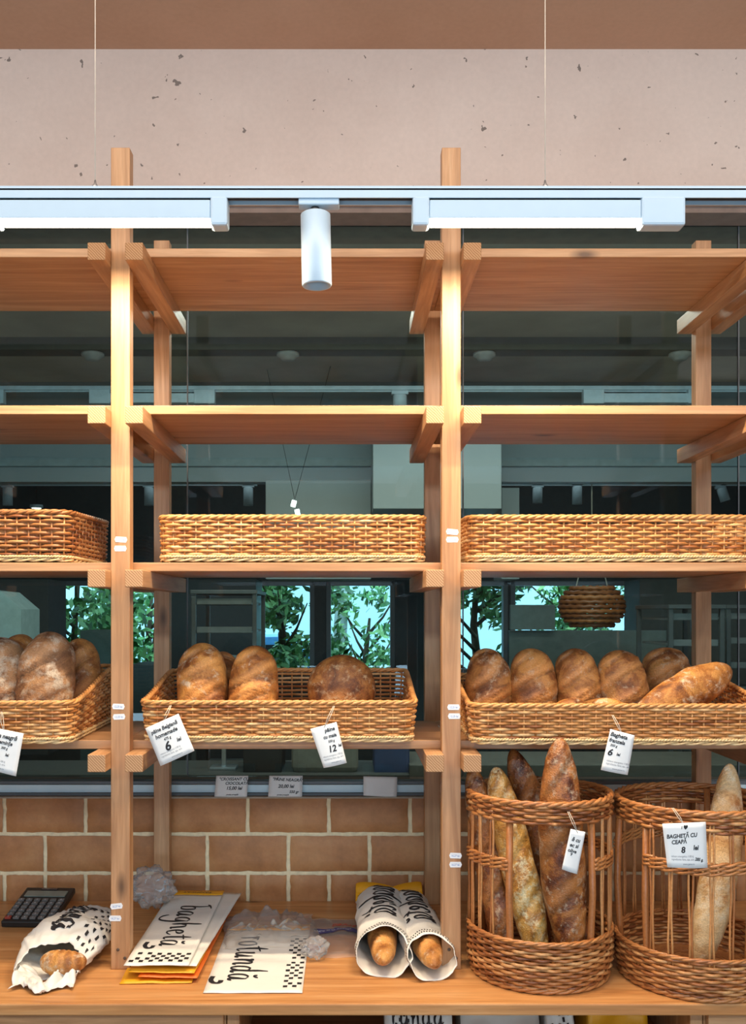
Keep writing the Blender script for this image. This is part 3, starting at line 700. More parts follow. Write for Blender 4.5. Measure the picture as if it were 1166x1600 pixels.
def tall_basket(x, y, Rr, H, zb1, zm, gap, thick, label, seed):
    rd = random.Random(seed); t = thing('baguette_basket', label, 'basket', (x, y, CT))
    fn, T = circ(Rr - .008)
    nst = 40
    ffl = lambda z: -.012 * max(0, 1 - z / .05)
    m = MB()
    # lower band: slightly bowl-shaped, each row its own radius
    def band(mb, z0, z1, rows, s0, s1, closed, rad=.0042, bulge=True):
        for i in range(rows):
            z = z0 + (z1 - z0) * (i + .5) / rows; rr = Rr - .008 + (-.014 * max(0, 1 - z / .06) ** 2 if bulge else 0)
            f2, T2 = circ(rr); k = rr / (Rr - .008); weave(mb, f2, T2, s0 * k, s1 * k, z0, lambda s: (z1 - z0), 1, max(2, int(nst * (s1 - s0) / T)) // 2 * 2 , rad, .0042, 0, rd, closed) if False else None
            n0 = max(2, int(round(nst * (s1 - s0) / T))) // 2 * 2; per = 4; pts = []; tn = []; val = rd.gauss(.5, .2); ph = rd.random() * 6; vals = {}; wv = rd.random() * 9
            cnt = n0 * per
            for j in range(cnt if closed else cnt + 1):
                s = (s0 + (s1 - s0) * j / cnt) * k; p, n_ = f2(s); st = j / per
                q = p + n_ * (.0042 * math.cos(PI * (st + i)))
                pts.append((q.x, q.y, z + .0016 * noise.noise((s * 12, i, wv)))); key = int((st + ph) // 6)
                if key not in vals: vals[key] = min(1, max(0, rd.gauss(.5, .27)))
                tn.append(vals[key])
            mb.tube(pts, rad, 6, closed, 0, tn)
    band(m, .010, zb1 - .004, int((zb1 - .014) / .0078), 0, T, True); m.build('woven_bowl', WICKR, t)
    m = MB(); f3, T3 = circ(Rr - .006); rope(m, f3, T3, 0, T3, lambda s: zb1, 0, .0035, .0035, .08, True, rd); m.build('bowl_border', WICKR, t)
    m = MB(); f4, T4 = circ(Rr - .017); rope(m, f4, T4, 0, T4, lambda s: .008, 0, .005, .0045, .11, True, rd); m.build('foot_border', WICKR, t)
    m = MB(); band(m, H - .055, H - .008, 6, 0, T, True, .0045, False)
    rope(m, fn, T, 0, T, lambda s: H - .005, 0, .005, .0046, .09, True, rd); m.build('rim_band', WICKR, t)
    a0, a1 = gap                                     # the waist band is open between these bearings
    s0, s1 = R(a1) * (Rr - .008), R(a0 + 360) * (Rr - .008)
    m = MB()
    for i in range(3):
        rope(m, fn, T, s0, s1, lambda s, i=i: zm - .011 + i * .010 + .002 * math.sin(s * 20), 0, .0042, .0038, .07, False, rd, 2)
    m.build('waist_band', WICKR, t)
    for a in thick:
        p, n_ = fn(R(a) * (Rr - .008)); m = MB()
        m.tube([(p.x * .93, p.y * .93, .012), (p.x * .95, p.y * .95, zb1), (p.x * .985, p.y * .985, H * .5), (p.x * .955, p.y * .955, H - .01)], .0088, 10, tone=.45); m.build('thick_upright', WICKR, t)
    NU = 26
    for k in range(NU):
        a = 360 * k / NU + 5
        if any(abs((a - q + 180) % 360 - 180) < 5 for q in thick) or a0 < (a + 180) % 360 - 180 < a1: continue
        m = MB()
        for d in (-1.1, 1.1):
            pts = []
            wv = rd.random() * 9
            for j in range(7):
                z = zb1 - .02 + (H - zb1 - .01) * j / 6
                aa = R(a + d * (1.0 + .5 * math.sin(j * 1.3 + wv))); r2 = Rr - .008 + .002 * noise.noise((j * .7, wv, 0)); pts.append((math.sin(aa) * r2, -math.cos(aa) * r2, z))
            m.tube(pts, .0029, 6, tone=rd.uniform(.35, .9))
        m.build('upright', WICKR, t)
    m = MB()                                         # woven floor: rings over spokes
    for k in range(int((Rr - .03) / .0085)):
        r2 = .012 + k * .0085; n = max(12, int(r2 * 260) // 2 * 2)
        m.tube([(math.sin(2 * PI * j / n) * r2, -math.cos(2 * PI * j / n) * r2, .012 + .002 * math.cos(PI * (j + k))) for j in range(n)], .004, 5, True, tone=rd.uniform(.2, .7))
    m.build('woven_base', WICKR, t)
    return t
B1 = (.5007, 2.47); B2 = (.895, 2.432)
tall_basket(B1[0], B1[1], .190, .469, .125, .309, (-35, 35), (-35, 35, 160, -130), 'tall wicker baguette basket holding dark baguettes', 11)
tall_basket(B2[0], B2[1], .203, .457, .102, .322, (-108, -57), (-57, 20, 150, -108), 'tall wicker basket at the right holding one pale baguette', 12)

# ------------------------------------------------------------------ bread
def loaf(name, loc, L, wd, th, mat, label, seed, rot=(0, 0, 0), scores=3, slant=.5, depth=.010, cat='loaf', group=None, pw=2.6, bend=0, flat=.55, nu=56, nv=44, lump=.006, taper=0):
    """long axis z (centre at origin), scored crust facing -y, flatter back"""
    rd = random.Random(seed); m = MB(); sd = rd.random() * 100
    def fn(u, v):
        t = -1 + 2 * u; t = math.sin(t * PI / 2); a = 2 * PI * v
        pr = max(0, 1 - abs(t) ** pw) ** .5 * (1 + taper * t)
        x = math.cos(a) * wd / 2 * pr; y = -math.sin(a) * th / 2 * pr
        if y > 0: y *= flat
        x += bend * (t * t)
        sc = 0
        front = max(0, math.sin(a))
        if scores:
            ph = t * scores / 2 + slant * math.cos(a) * .5 + .25 * noise.noise((t * 2, sd, 0)); fr = ph - math.floor(ph)
            edge = min(1, (1 - abs(t)) * 4) * min(1, front * 2.2)
            d = (fr - .5)
            open_ = math.exp(-(d / .17) ** 2); lip = math.exp(-((d - .24) / .07) ** 2)
            y += -depth * .3 * open_ * edge + depth * 1.1 * edge * (math.exp(-((d + .24) / .055) ** 2)) - depth * 1.0 * edge * lip
            sc = open_ * edge * .8
        n1 = noise.noise((x * 14 + sd, y * 14, t * L * 7)); n2 = noise.noise((x * 40 + sd, y * 40, t * L * 20))
        k = 1 + (n1 * lump + n2 * lump * .35) / (wd / 2)
        return ((x * k, y * k, t * L / 2 * (1 + n1 * .02)), sc)
    m.grid(fn, nu, nv, False, True, tone=True, flip=True)
    return tag(m.build(name, mat, loc=loc, rot=rot, attr='score'), label, cat, group)
def stand(px, ptop, pw_, y, mat, label, seed, Lx=.235, lean=12, roll=0, name='bread_loaf', zb=S2 + .016, **k):
    """loaf standing on end in a basket, its top leaning back"""
    wd = pw_ * y / F; top = P(px, ptop, y).z; L = (top - zb) / math.cos(R(lean))
    th = k.pop('th', wd * .85)
    return loaf(name, (P(px, 0, y).x, y, (top + zb) / 2), L, wd, th, mat, label, seed, (R(-lean), R(roll), 0), group=None, **k)
stand(316, 1005, 80, 2.69, CR_GOLD, 'golden scored loaf standing upright, leftmost in the middle basket', 21, scores=3, slant=-1.1, roll=-2)
stand(397, 1010, 77, 2.68, CR_GOLD, 'floury scored loaf standing upright left of the round loaf', 22, scores=3.4, slant=-1.1, roll=2)
stand(347, 1019, 60, 2.80, CR_BROWN, 'small brown loaf mostly hidden behind the leftmost golden loaf', 23, scores=3)
o = loaf('round_loaf', P(534, 1076, 2.70) + Vector((0, 0, .0)), .197, .197, .11, CR_ROUND, 'round dark brown loaf standing on its edge in the middle basket', 24, (R(-14), 0, 0), 0, pw=2.0, lump=.004)
stand(-2, 996, 96, 2.70, CR_GREY, 'floury loaf cut off by the left edge', 25, scores=2.4, slant=-1.0)
stand(73, 988, 90, 2.66, CR_GREY, 'large greyish floury loaf standing upright in the left basket', 26, scores=2.2, slant=-.9, roll=3)
stand(125, 998, 66, 2.78, CR_BROWN, 'brown loaf behind and right of the large greyish loaf', 27, scores=2.5, slant=-1.0, roll=-3)
stand(28, 992, 74, 2.83, CR_BROWN, 'brown loaf peeking out behind the two floury loaves at left', 28, scores=2)
stand(764, 1014, 71, 2.70, CR_BROWN, 'upright brown loaf closest to the middle post in the right basket', 31, scores=2.6, slant=-1.0, roll=-2)
stand(832, 1014, 74, 2.70, CR_BROWN, 'second upright loaf from the middle post, reddish brown', 32, scores=3.0, slant=-1.0)
stand(903, 1013, 72, 2.70, CR_BROWN, 'third upright loaf from the middle post, floury streak on its right', 33, scores=2.8, slant=-1.0, roll=-4)
stand(973, 1016, 80, 2.70, CR_BROWN, 'fourth upright loaf from the middle post, floury shoulder', 34, scores=3.1, slant=-1.0, roll=-6)
stand(1042, 1012, 84, 2.81, CR_BROWN, 'upright loaf standing behind the long torpedo loaf', 35, scores=2.6, slant=-1.0)
loaf('torpedo_loaf', P(1068, 1083, 2.56), .345, .112, .10, CR_GOLD, 'long golden torpedo loaf lying slanted across the right basket', 36, (R(-20), R(67), 0), 0, pw=2.2, bend=0)
loaf('bread_loaf', P(881, 1114, 2.49), .135, .10, .10, CR_GOLD, 'small bright golden loaf low at the front left of the right basket', 37, (R(60), 0, R(30)), 2)
loaf('bread_loaf', P(958, 1115, 2.49), .15, .11, .10, CR_GOLD, 'small golden loaf low at the front, above the hanging price tag', 38, (R(62), 0, R(-35)), 2)
loaf('bread_loaf', P(922, 1110, 2.57), .14, .10, .10, CR_BROWN, 'brown loaf lying between the two small golden loaves', 39, (R(70), 0, R(60)), 2)
# croissant-like striped rolls are at the croissant bag below
def baguette(p0, p1, y0, y1, wd, mat, label, seed, scores=5, th=None, bend=0, extra=0, roll=0, pw=3.2):
    a = P(p0[0], p0[1], y0); c_ = P(p1[0], p1[1], y1); d = (a - c_); L = d.length + extra
    q = Vector((0, 0, 1)).rotation_difference(d.normalized())
    o = loaf('baguette', (a + c_) / 2 - d.normalized() * extra / 2, L, wd, th or wd * .8, mat, label, seed, (0, 0, 0), scores, -.7, .008, 'baguette', None, pw, bend, .7, 90, 32, .004)
    e = (q @ Euler((0, 0, R(roll))).to_quaternion()).to_euler(); o.rotation_euler = e
    return o
baguette((868, 1153), (889, 1512), 2.355, 2.352, .112, CR_DARK, 'tall dark crusty baguette standing at the centre of the left tall basket', 41, 4, pw=2.3, bend=.012)
baguette((801, 1171), (915, 1500), 2.53, 2.47, .088, CR_DARK, 'dark baguette leaning right behind the tallest baguette', 42, 5)
baguette((774, 1198), (846, 1510), 2.47, 2.385, .088, CR_YEL, 'yellowish floury baguette slanting behind the thick upright', 43, 4, bend=0)
baguette((738, 1196), (792, 1505), 2.50, 2.42, .074, CR_DARK, 'dark baguette at the left side of the left tall basket', 44, 5)
baguette((1152, 1196), (1097, 1528), 2.50, 2.34, .094, CR_PALE, 'pale floury baguette leaning in the right tall basket', 45, 0, bend=-.018, pw=2.5)

# ------------------------------------------------------------------ price tags
def price_tag(corners, y, lines, label, hook, seed=0, curl=.004, name='price_tag', cat='price tag', fine=True, par=None):
    """card given by its four corners in the photo: top left, top right, bottom right, bottom left"""
    c = [P(px, py, yy) for (px, py), yy in zip(corners, y if isinstance(y, (list, tuple)) else [y] * 4)]
    org = (c[0] + c[1] + c[2] + c[3]) / 4
    t = thing(name, label, cat, org)
    c = [q - org for q in c]
    W_ = (c[1] - c[0]).length; H_ = (c[3] - c[0]).length
    def f(u, v, lift=0):        # u right 0..1, v down 0..1
        p = (c[0] * (1 - u) + c[1] * u) * (1 - v) + (c[3] * (1 - u) + c[2] * u) * v
        return p + Vector((0, -lift - curl * math.sin(PI * u) * (.4 + v), 0))
    m = MB(); m.grid(lambda u, v: f(u, v), 9, 9, flip=True); m.build('card', CARD, t, solid=.0005)
    m = MB(); g = lambda x, y_: f(x / W_, 1 - y_ / H_, .0008)
    for (s_, u, v, sz, ang) in lines: write(m, s_, u * W_, (1 - v) * H_, sz * H_, g, .2, .03, 0, 1.0 if sz > .15 else .92, ang)
    # punched hole dot
    m.build('handwriting', INK, t)
    if fine:
        m = MB()
        for k, (s_, v, u) in enumerate((('valoare energetica 1100 kJ', .76, .12), ('ingrediente: faina, apa, sare', .83, .12), ('www.paine.ro', .93, .38))):
            write(m, s_, u * W_, (1 - v) * H_, .062 * H_, g, 0, 0, 0, .8)
        m.build('fine_print', GREYINK, t)
    if hook:
        hp = P(*hook) - org; m = MB(); st = f(.5 if len(hook) == 3 else .5, .06)
        m.tube([st, st * .5 + hp * .5 + Vector((.002, -.004, 0)), hp + Vector((0, -.002, 0))], .0008, 5)
        m.tube([st, st * .5 + hp * .5 + Vector((-.004, -.006, 0)), hp + Vector((-.003, -.001, 0))], .0008, 5)
        m.build('string', STRING, t)
    return t
price_tag([(227, 1138), (279, 1115), (304, 1173), (251, 1197)], 2.408, [('pâine Belgiană', .10, .21, .13, 0), ('homemade', .16, .36, .14, 0), ('475 g', .36, .47, .09, 0), ('6', .30, .72, .30, 0), ('lei', .68, .62, .13, 0)],
          'larger tilted price tag marked 6 lei, hanging left on the middle bread basket', (268, 1102, 2.422))
price_tag([(485, 1139), (526, 1128), (542, 1192), (506, 1200)], 2.412, [('pâine', .48, .17, .13, 0), ('cu maia', .36, .32, .12, 0), ('550 g', .5, .43, .08, 0), ('12', .40, .66, .22, 0), ('lei', .84, .58, .1, 0)],
          'narrow price tag marked 12 lei, below the round loaf', (523, 1103, 2.422))
price_tag([(954, 1139), (992, 1149), (981, 1211), (939, 1203)], 2.352, [('Bagheta', .04, .15, .14, 0), ('franzela', .04, .29, .13, 0), ('350 g', .12, .39, .08, 0), ('6', .08, .61, .22, 0), ('lei', .42, .58, .1, 0)],
          'price tag marked 6 lei, hanging on the wide right bread basket', (958, 1117, 2.372))
price_tag([(-22, 1134), (37, 1146), (25, 1213), (-34, 1196)], 2.366, [('Bagheta neagră', .02, .20, .14, 0), ('cu semințe', .22, .34, .13, 0), ('300 g', .5, .45, .08, 0), ('6', .34, .60, .2, 0), ('lei', .64, .60, .1, 0)],
          'price tag cut off by the left edge, on the left bread basket', (4, 1112, 2.388))
price_tag([(892, 1295), (915, 1300), (902, 1366), (878, 1358)], [2.265, 2.268, 2.262, 2.26], [('ă cu', .2, .27, .13, 0), ('ec si', .15, .41, .13, 0), ('olive', .1, .54, .12, 0), ('9', .3, .62, .1, 0)],
          'narrow turned price tag hanging on the left tall basket', (889, 1268, 2.278), curl=.002, fine=False)
price_tag([(1035, 1287), (1103, 1284), (1106, 1356), (1043, 1355)], 2.208, [('I ♥', .42, .13, .09, 0), ('BAGHETĂ CU', .06, .34, .125, .04), ('CEAPĂ', .16, .47, .125, .06), ('8', .36, .66, .19, 0), ('lei', .66, .60, .15, 0), ('285 g.', .68, .83, .095, -.12)],
          'square price tag for onion baguette at 8 lei on the right tall basket', (1052, 1262, 2.232), fine=True)
# cards standing on the glazing sill
for cs, ln, lb in (([(338, 1212), (388, 1212), (386, 1245), (335, 1245)], [('"CROISSANT CU', .10, .22, .19, 0), ('CIOCOLATĂ', .30, .42, .19, 0), ('15,00 lei', .34, .66, .22, 0), ('produs proaspăt', .36, .92, .09, 0)], 'white card for chocolate croissant at 15 lei standing on the sill'),
                   ([(421, 1212), (473, 1212), (472, 1246), (419, 1245)], [('"PÂINE NEAGRĂ"', .10, .22, .19, -.04), ('20,00 lei', .28, .56, .22, 0), ('550 gr', .62, .80, .17, 0), ('produs proaspăt', .26, .92, .09, 0)], 'white card marked 20 lei on the sill, left of the blank card'),
                   ([(568, 1213), (621, 1214), (620, 1246), (568, 1243)], [], 'blank pale card standing on the sill')):
    price_tag(cs, [3.055, 3.055, 3.048, 3.048], ln, lb, None, curl=0.001, name='sill_card', cat='card', fine=False)

# ------------------------------------------------------------------ printed paper bags
def dashes(mb, fn, nu, nv, du, dv, u0, v0, seed, su=.62, sv=.34):
    rd = random.Random(seed)
    for i in range(nu):
        for j in range(nv):
            if (i + j) % 2 or rd.random() < .08: continue
            u = u0 + i * du; v = v0 + j * dv
            q = [(u, v), (u + du * su, v), (u + du * su, v + dv * sv * 2), (u, v + dv * sv * 2)]
            mb.add([fn(*p) for p in q], [(0, 1, 2, 3)], smooth=False)
def flat_bag(name, x, y, z, wd, L, rotz, pitch, label, word=None, topcol=YEL, body=PAPER, seed=0, print_end='side', text_u=(.1, .8), group=None, wave=.003):
    """lies flat; local u across (x), v away from the camera (y); folded coloured strip at the far end"""
    t = thing(name, label, 'paper bag', (x, y, z), (R(pitch), 0, R(rotz)), group)
    def S(u, v, lift=0):
        e = wave * noise.noise((u * 9 + seed, v * 7, seed)) + wave * .6 * noise.noise((u * 25, v * 20, seed + 5))
        return Vector((u, v, e + wave + lift))
    band = .045 if topcol else 0
    m = MB()
    m.grid(lambda a, c_: S(-wd / 2 + wd * a, (L - band) * c_), 14, 26, flip=True)
    m.build('paper_sheet', body, t, solid=.0016)
    if topcol:
        m = MB(); m.grid(lambda a, c_: S(-wd / 2 + wd * a, L - band - .002 + (band + .002) * c_, .0004), 14, 4, flip=True); bnd = m.build('coloured_band', topcol, t, solid=.0018)
        m = MB(); write(m, 'PANIFICAT', 0, 0, .018, lambda a, c_: S(-a * 1.0, L - .018 - c_, .0022), 0, 0, 0, 1, 0, True); m.build('band_lettering', INK, bnd)
    if word:
        q, adv = brush_word(word, .25); m = MB(); u0, v0, length, xh = text_u
        k = length / adv
        # reading direction runs towards the camera, letter tops point to +x
        f = lambda a, c_: S(u0 + c_ * xh, v0 - a * k, .0016)
        quads_mesh(q, f, m)
        sw = crom([(adv - .2, -.3), (adv + .15, -.35), (adv + .2, -.62), (adv - .2, -.82), (adv - .8, -.78)], 8)   # long swash
        for i in range(len(sw) - 1):
            a_, b_ = Vector(sw[i]), Vector(sw[i + 1]); n_ = Vector((-(b_ - a_).y, (b_ - a_).x)).normalized() * .13
            m.add([f(*(a_ + n_)), f(*(b_ + n_)), f(*(b_ - n_)), f(*(a_ - n_))], [(0, 1, 2, 3)], smooth=False)
        m.build('brush_lettering', INK, t)
    m = MB()
    if print_end == 'side': dashes(m, lambda a, c_: S(a, c_, .0015), 4, 20, .0115, (L * .72) / 20, wd / 2 - .050, .03, seed, .95, .34)
    elif print_end == 'near': dashes(m, lambda a, c_: S(a, c_, .0015), 12, 4, (wd - .012) / 12, .016, -wd / 2 + .006, .02, seed, .9, .42)
    if m.v: m.build('dash_pattern', INK, t)
    return t
yb = lambda py, z=CT: (CZ - z) * F / (py - VY)
# flat bag printed rotunda
flat_bag('paper_bag', -.231, 2.303, CT, .242, .50, 0, 0, 'flat white paper bag printed in brush letters, lying under the clear film', 'rotundă', YEL, PAPER, 3, 'side', (-.072, .395, .33, .050), wave=.0025)
# stack of bags at the left post
flat_bag('paper_bag', -.480, 2.362, CT, .180, .56, 2, 0, 'yellow paper bag, lowest of the stack beside the left post', None, None, YEL, 11, 'none', wave=.003)
flat_bag('paper_bag', -.452, 2.372, CT + .010, .150, .56, -2, 0, 'orange paper bag inside the stack, its corner sticking out', None, None, ORA, 12, 'none', wave=.003)
flat_bag('paper_bag', -.470, 2.380, CT + .019, .168, .58, -3, .5, 'yellow paper bag with folded front, in the middle of the stack', None, None, YEL, 13, 'none', wave=.003)
flat_bag('paper_bag', -.466, 2.405, CT + .029, .165, .60, -4.5, .8, 'white printed bag second from top of the stack, shifted right', None, None, PAPER, 14, 'none', wave=.003)
flat_bag('paper_bag', -.483, 2.382, CT + .038, .164, .615, -1, .7, 'white paper bag with brush lettering, topmost of the stack beside the left post', 'baghetă', YEL, PAPER, 15, 'near', (-.022, .46, .34, .044), wave=.0025)

# bagged baguettes: tubes of paper with an open mouth
def bagged(x, y, L, r_, rotz, label, seed, blabel):
    t = thing('bread_bag', label, 'paper bag', (x, y, CT), (0, 0, R(rotz)))
    def S(a, v, lift=0):      # a angle 0..2pi (0 = bottom, pi = top), v 0 near .. 1 far
        top = .5 - .5 * math.cos(a)
        y0 = .005 + .075 * top ** 1.2 + .012 * math.sin(2 * a + seed)
        yy = y0 + (L - y0) * v
        f = max(0, (v - .72) / .28); h = r_ * .76 * (1 - .62 * f * f); wdd = r_ * (1.0 + .06 * f)
        cr = noise.noise((math.cos(a) * 1.7 + seed, math.sin(a) * 1.7, yy * 14)) * .008 + noise.noise((math.cos(a) * 4, math.sin(a) * 4 + seed, yy * 30)) * .003
        cx = -math.sin(a) * (wdd + cr + lift); cz = h - math.cos(a) * (h + cr * .6 + lift)
        if cz < .001: cz = .001
        return Vector((cx, yy, cz))
    m = MB(); m.grid(lambda u, v: S(2 * PI * u, v), 48, 40, True, False); m.build('paper_sleeve', PAPER, t, solid=.001)
    m = MB(); f0 = lambda u, v: S(2 * PI * u, 1, 0) * 1.0 + Vector((0, .045 * v, .030 * v * (1 + .8 * math.sin(2 * PI * u + seed)) + (.02 - S(2 * PI * u, 1).z) * .8 * v))
    m.grid(f0, 32, 5, True, False); bb = m.build('folded_end', YEL, t, solid=.001)
    q, adv = brush_word('baghetă', .28); m = MB(); k = (L * .62) / adv
    # text along the top of the tube, reading towards the camera
    f = lambda a, c_: S(PI - (-.55 + c_ * .85), .82 - (a * k) / L, .0018)
    quads_mesh(q, f, m); m.build('brush_lettering', INK, t)
    m = MB()
    for i in range(34):
        for j in range(2):
            a = PI * .42 + PI * 1.16 * (i + .5 * j) / 34; da = .055; v = .022 + .025 * j
            m.add([S(a, v, .0015), S(a + da, v, .0015), S(a + da, v + .012, .0015), S(a, v + .012, .0015)], [(0, 1, 2, 3)], smooth=False)
    m.build('dash_pattern', INK, t)
    zc = r_ * .72
    rz = R(rotz); o = Vector((x, y, 0)) + Vector((-math.sin(rz), math.cos(rz), 0)) * (-.012 + .22)
    lf = loaf('baguette', (o.x, o.y, CT + .043), .42, .080, .078, CR_GOLD, blabel, seed + 60, (R(-90), 0, rz), 5, -.8, .006, 'baguette', None, 2.3, 0, .85, 60, 32, .003)
    lf.rotation_euler = Euler((R(-90), 0, rz)); lf.location.z = CT + .044
    return t
bagged(.092, 2.392, .575, .070, -1, 'paper bag with a crusty baguette, left of the two filled bags', 1.0, 'baguette tip showing in the left filled bag')
bagged(.221, 2.368, .60, .062, 4.5, 'paper bag with a baguette, leaning beside the middle post', 2.3, 'baguette tip showing in the right filled bag')

# crumpled croissant bag
def crumple(u, v, s_): return noise.noise((u * 2.2 + s_, v * 2.2, s_)) * .6 + noise.noise((u * 6 + s_, v * 6, 3)) * .3 + abs(noise.noise((u * 4, v * 4 + s_, 8))) * .5
t = thing('croissant_bag', 'crumpled white printed paper bag torn open over a croissant', 'paper bag', (-.757, 2.46, CT), (0, 0, R(0)))
def CB(u, v, lift=0):
    # u 0..1 around (0 = left, .5 = right over the top), v 0 mouth .. 1 far end
    a = PI * 2 * u
    v2 = v
    wdd = .112 * (1 - .12 * v2) * (1 - .30 * max(0, 1 - v2 * 3.5)); h = .052 * (1 - .55 * v2 ** 2) * (1 - .35 * max(0, 1 - v2 * 4))
    k = crumple(math.cos(a) * 1.3 + 3, math.sin(a) * 1.3 + v2 * 2.5, 5.5) * .016
    x_ = -math.cos(a) * (wdd + k + lift); z_ = h + math.sin(a) * (h + k + lift)
    y0 = -.09 + .105 * max(0, math.sin(a)) ** 1.5 + .02 * math.sin(3 * a)
    return Vector((x_, y0 + (.36 - y0) * v2, max(.001, z_)))
m = MB(); m.grid(lambda u, v: CB(u, v), 64, 44, True, False, flip=True); m.build('paper_sleeve', PAPER, t, solid=.001)
q, adv = brush_word('roteuna', .30); m = MB(); k = .74 / adv
quads_mesh(q, lambda a, c_: CB(.20 + c_ * .085, .86 - a * k, .0025), m); m.build('brush_lettering', INK, t)
m = MB()
for i in range(12):
    for j in range(6):
        if (i + j) % 2: continue
        u = .335 + j * .022; v = .04 + i * .07
        m.add([CB(u, v, .0025), CB(u + .015, v, .0025), CB(u + .015, v + .035, .0025), CB(u, v + .035, .0025)], [(0, 1, 2, 3)], smooth=False)
m.build('dash_pattern', INK, t)
# crumpled loose paper in front of the mouth
m = MB()
def lip(u, v):
    a = -.25 + 1.5 * u
    k = abs(noise.noise((u * 5 + 2, v * 3.2, 1.7))) * .9 + abs(noise.noise((u * 11, v * 7, 6.1))) * .35
    x_ = -.075 + .155 * u + .014 * noise.noise((u * 4, v * 4, 3)); y_ = -.150 + .020 * math.sin(u * 9) + (.115 - .045 * math.sin(PI * u)) * v
    return Vector((x_, y_, .002 + .040 * k * math.sin(PI * min(1, .12 + v)) ** .6 + .026 * v * abs(2 * u - 1.0)))
m.grid(lip, 44, 26, flip=True); m.build('crumpled_mouth', PAPER, t, solid=.001)
def croissant(loc, label):
    m = MB()
    def f(u, v):
        th = (-1 + 2 * u) * 1.05; a = 2 * PI * v; tt = abs(-1 + 2 * u)
        r0 = .030 * max(0, 1 - tt ** 2.2) ** .6 * (1 + .10 * abs(math.sin(u * PI * 7))) + .003
        cx, cy = math.sin(th) * .058, math.cos(th) * .058
        k = abs(math.sin(u * PI * 7))
        return (Vector((cx + math.sin(th) * math.cos(a) * r0, cy - .05 + math.cos(th) * math.cos(a) * r0, .03 + math.sin(a) * r0 * .9)), .5 * (1 - k))
    m.grid(f, 70, 20, False, True, tone=True); return tag(m.build('croissant', CR_GOLD, loc=loc, attr='score', rot=(0, 0, R(175))), label, 'croissant')
croissant((-.722, 2.395, CT + .014), 'golden ridged croissant lying in the mouth of the torn bag')

# calculator
calc = thing('calculator', 'black desk calculator with grey display at the left of the worktop', 'calculator', (-.945, 2.785, CT), (R(11), 0, R(-2)))
m = MB(); m.box((0, .105, .011), (.155, .212, .020), .004); m.build('case', BLACKM, calc)
m = MB(); m.box((0, .165, .0225), (.128, .034, .004), .001); d = m.build('display', plain('lcd', (.22, .24, .20), .25), calc)
m = MB(); m.box((0, .198, .0222), (.05, .010, .002), .0005); m.build('solar_cell', plain('solar', (.10, .07, .06), .2), calc)
KEY = plain('key_grey', (.16, .15, .14), .5); KEYR = plain('key_red', (.35, .05, .03), .5)
ki = 0
for r_ in range(6):
    for c_ in range(6):
        m = MB(); m.box((-.062 + c_ * .0248, .018 + r_ * .0212, .0235), (.018, .0135, .006), .0015)
        kk = m.build('key', KEYR if (r_ == 0 and c_ == 0) else KEY, calc)
        s_ = '789/%M456x-R123+±√0.=C00'[ki % 24]; ki += 1
        q = MB(); write(q, s_, -.062 + c_ * .0248, .0145 + r_ * .0212, .009, lambda a, b_: (a, b_, .0267), 0, 0, 0, 1, 0, True)
        if q.v: q.build('legend', STICK, kk)

# clear film
def film(name, label, loc, sx, sy, hgt, seed, rotz=0, n=34, fr=3.0, extra=None):
    t = thing(name, label, 'plastic wrap', loc, (0, 0, R(rotz)))
    m = MB()
    def f(u, v):
        e = max(0, math.sin(PI * u)) ** .5 * max(0, math.sin(PI * v)) ** .5
        k = abs(noise.noise((u * fr + seed, v * fr, seed))) + .6 * abs(noise.noise((u * fr * 2.3, v * fr * 2.3, seed + 4)))
        x_ = (u - .5) * sx + .012 * noise.noise((u * 5, v * 5, seed)); y_ = (v - .5) * sy + .014 * noise.noise((u * 5, v * 5 + 9, seed))
        return Vector((x_, y_, .0025 + hgt * e * (.35 + k)))
    m.grid(f, n, n, flip=True); m.build('film_sheet', FILM, t)
    return t, f
film('plastic_wrap', 'clear crumpled plastic film lying on the flat printed bag', (-.222, 2.735, CT + .006), .27, .26, .045, 3.3, 8, fr=5.0, n=50)
t, f = film('plastic_wrap', 'clear plastic bag with blue and red print between the paper bags', (-.035, 2.70, CT), .155, .32, .012, 7.7, 0, fr=2)
def onfilm(fn, sx, sy): return lambda a, b_: fn(min(1, max(0, a / sx + .5)), min(1, max(0, b_ / sy + .5))) + Vector((0, 0, .0015))
g = onfilm(f, .155, .32)
m = MB()
for i in range(14):
    x0, x1 = -.062 + i * .0095, -.062 + (i + 1) * .0095; yy = lambda x: .018 + .006 * math.sin(x * 55)
    m.add([g(x0, yy(x0)), g(x1, yy(x1)), g(x1, yy(x1) + .034), g(x0, yy(x0) + .034)], [(0, 1, 2, 3)], smooth=False)
m.build('blue_ribbon_print', NAVY, t)
m = MB(); write(m, 'BACK TO THE BAKERY', -.060, .030, .013, lambda a, b_: g(a, b_ + .006 * math.sin(a * 55)) + Vector((0, 0, .001)), 0, 0, 0, .8); m.build('ribbon_lettering', STICK, t)
m = MB(); write(m, 'Salut', -.018, .072, .034, g, .4, .01, 0, 1.2); m.build('red_lettering', RED, t)
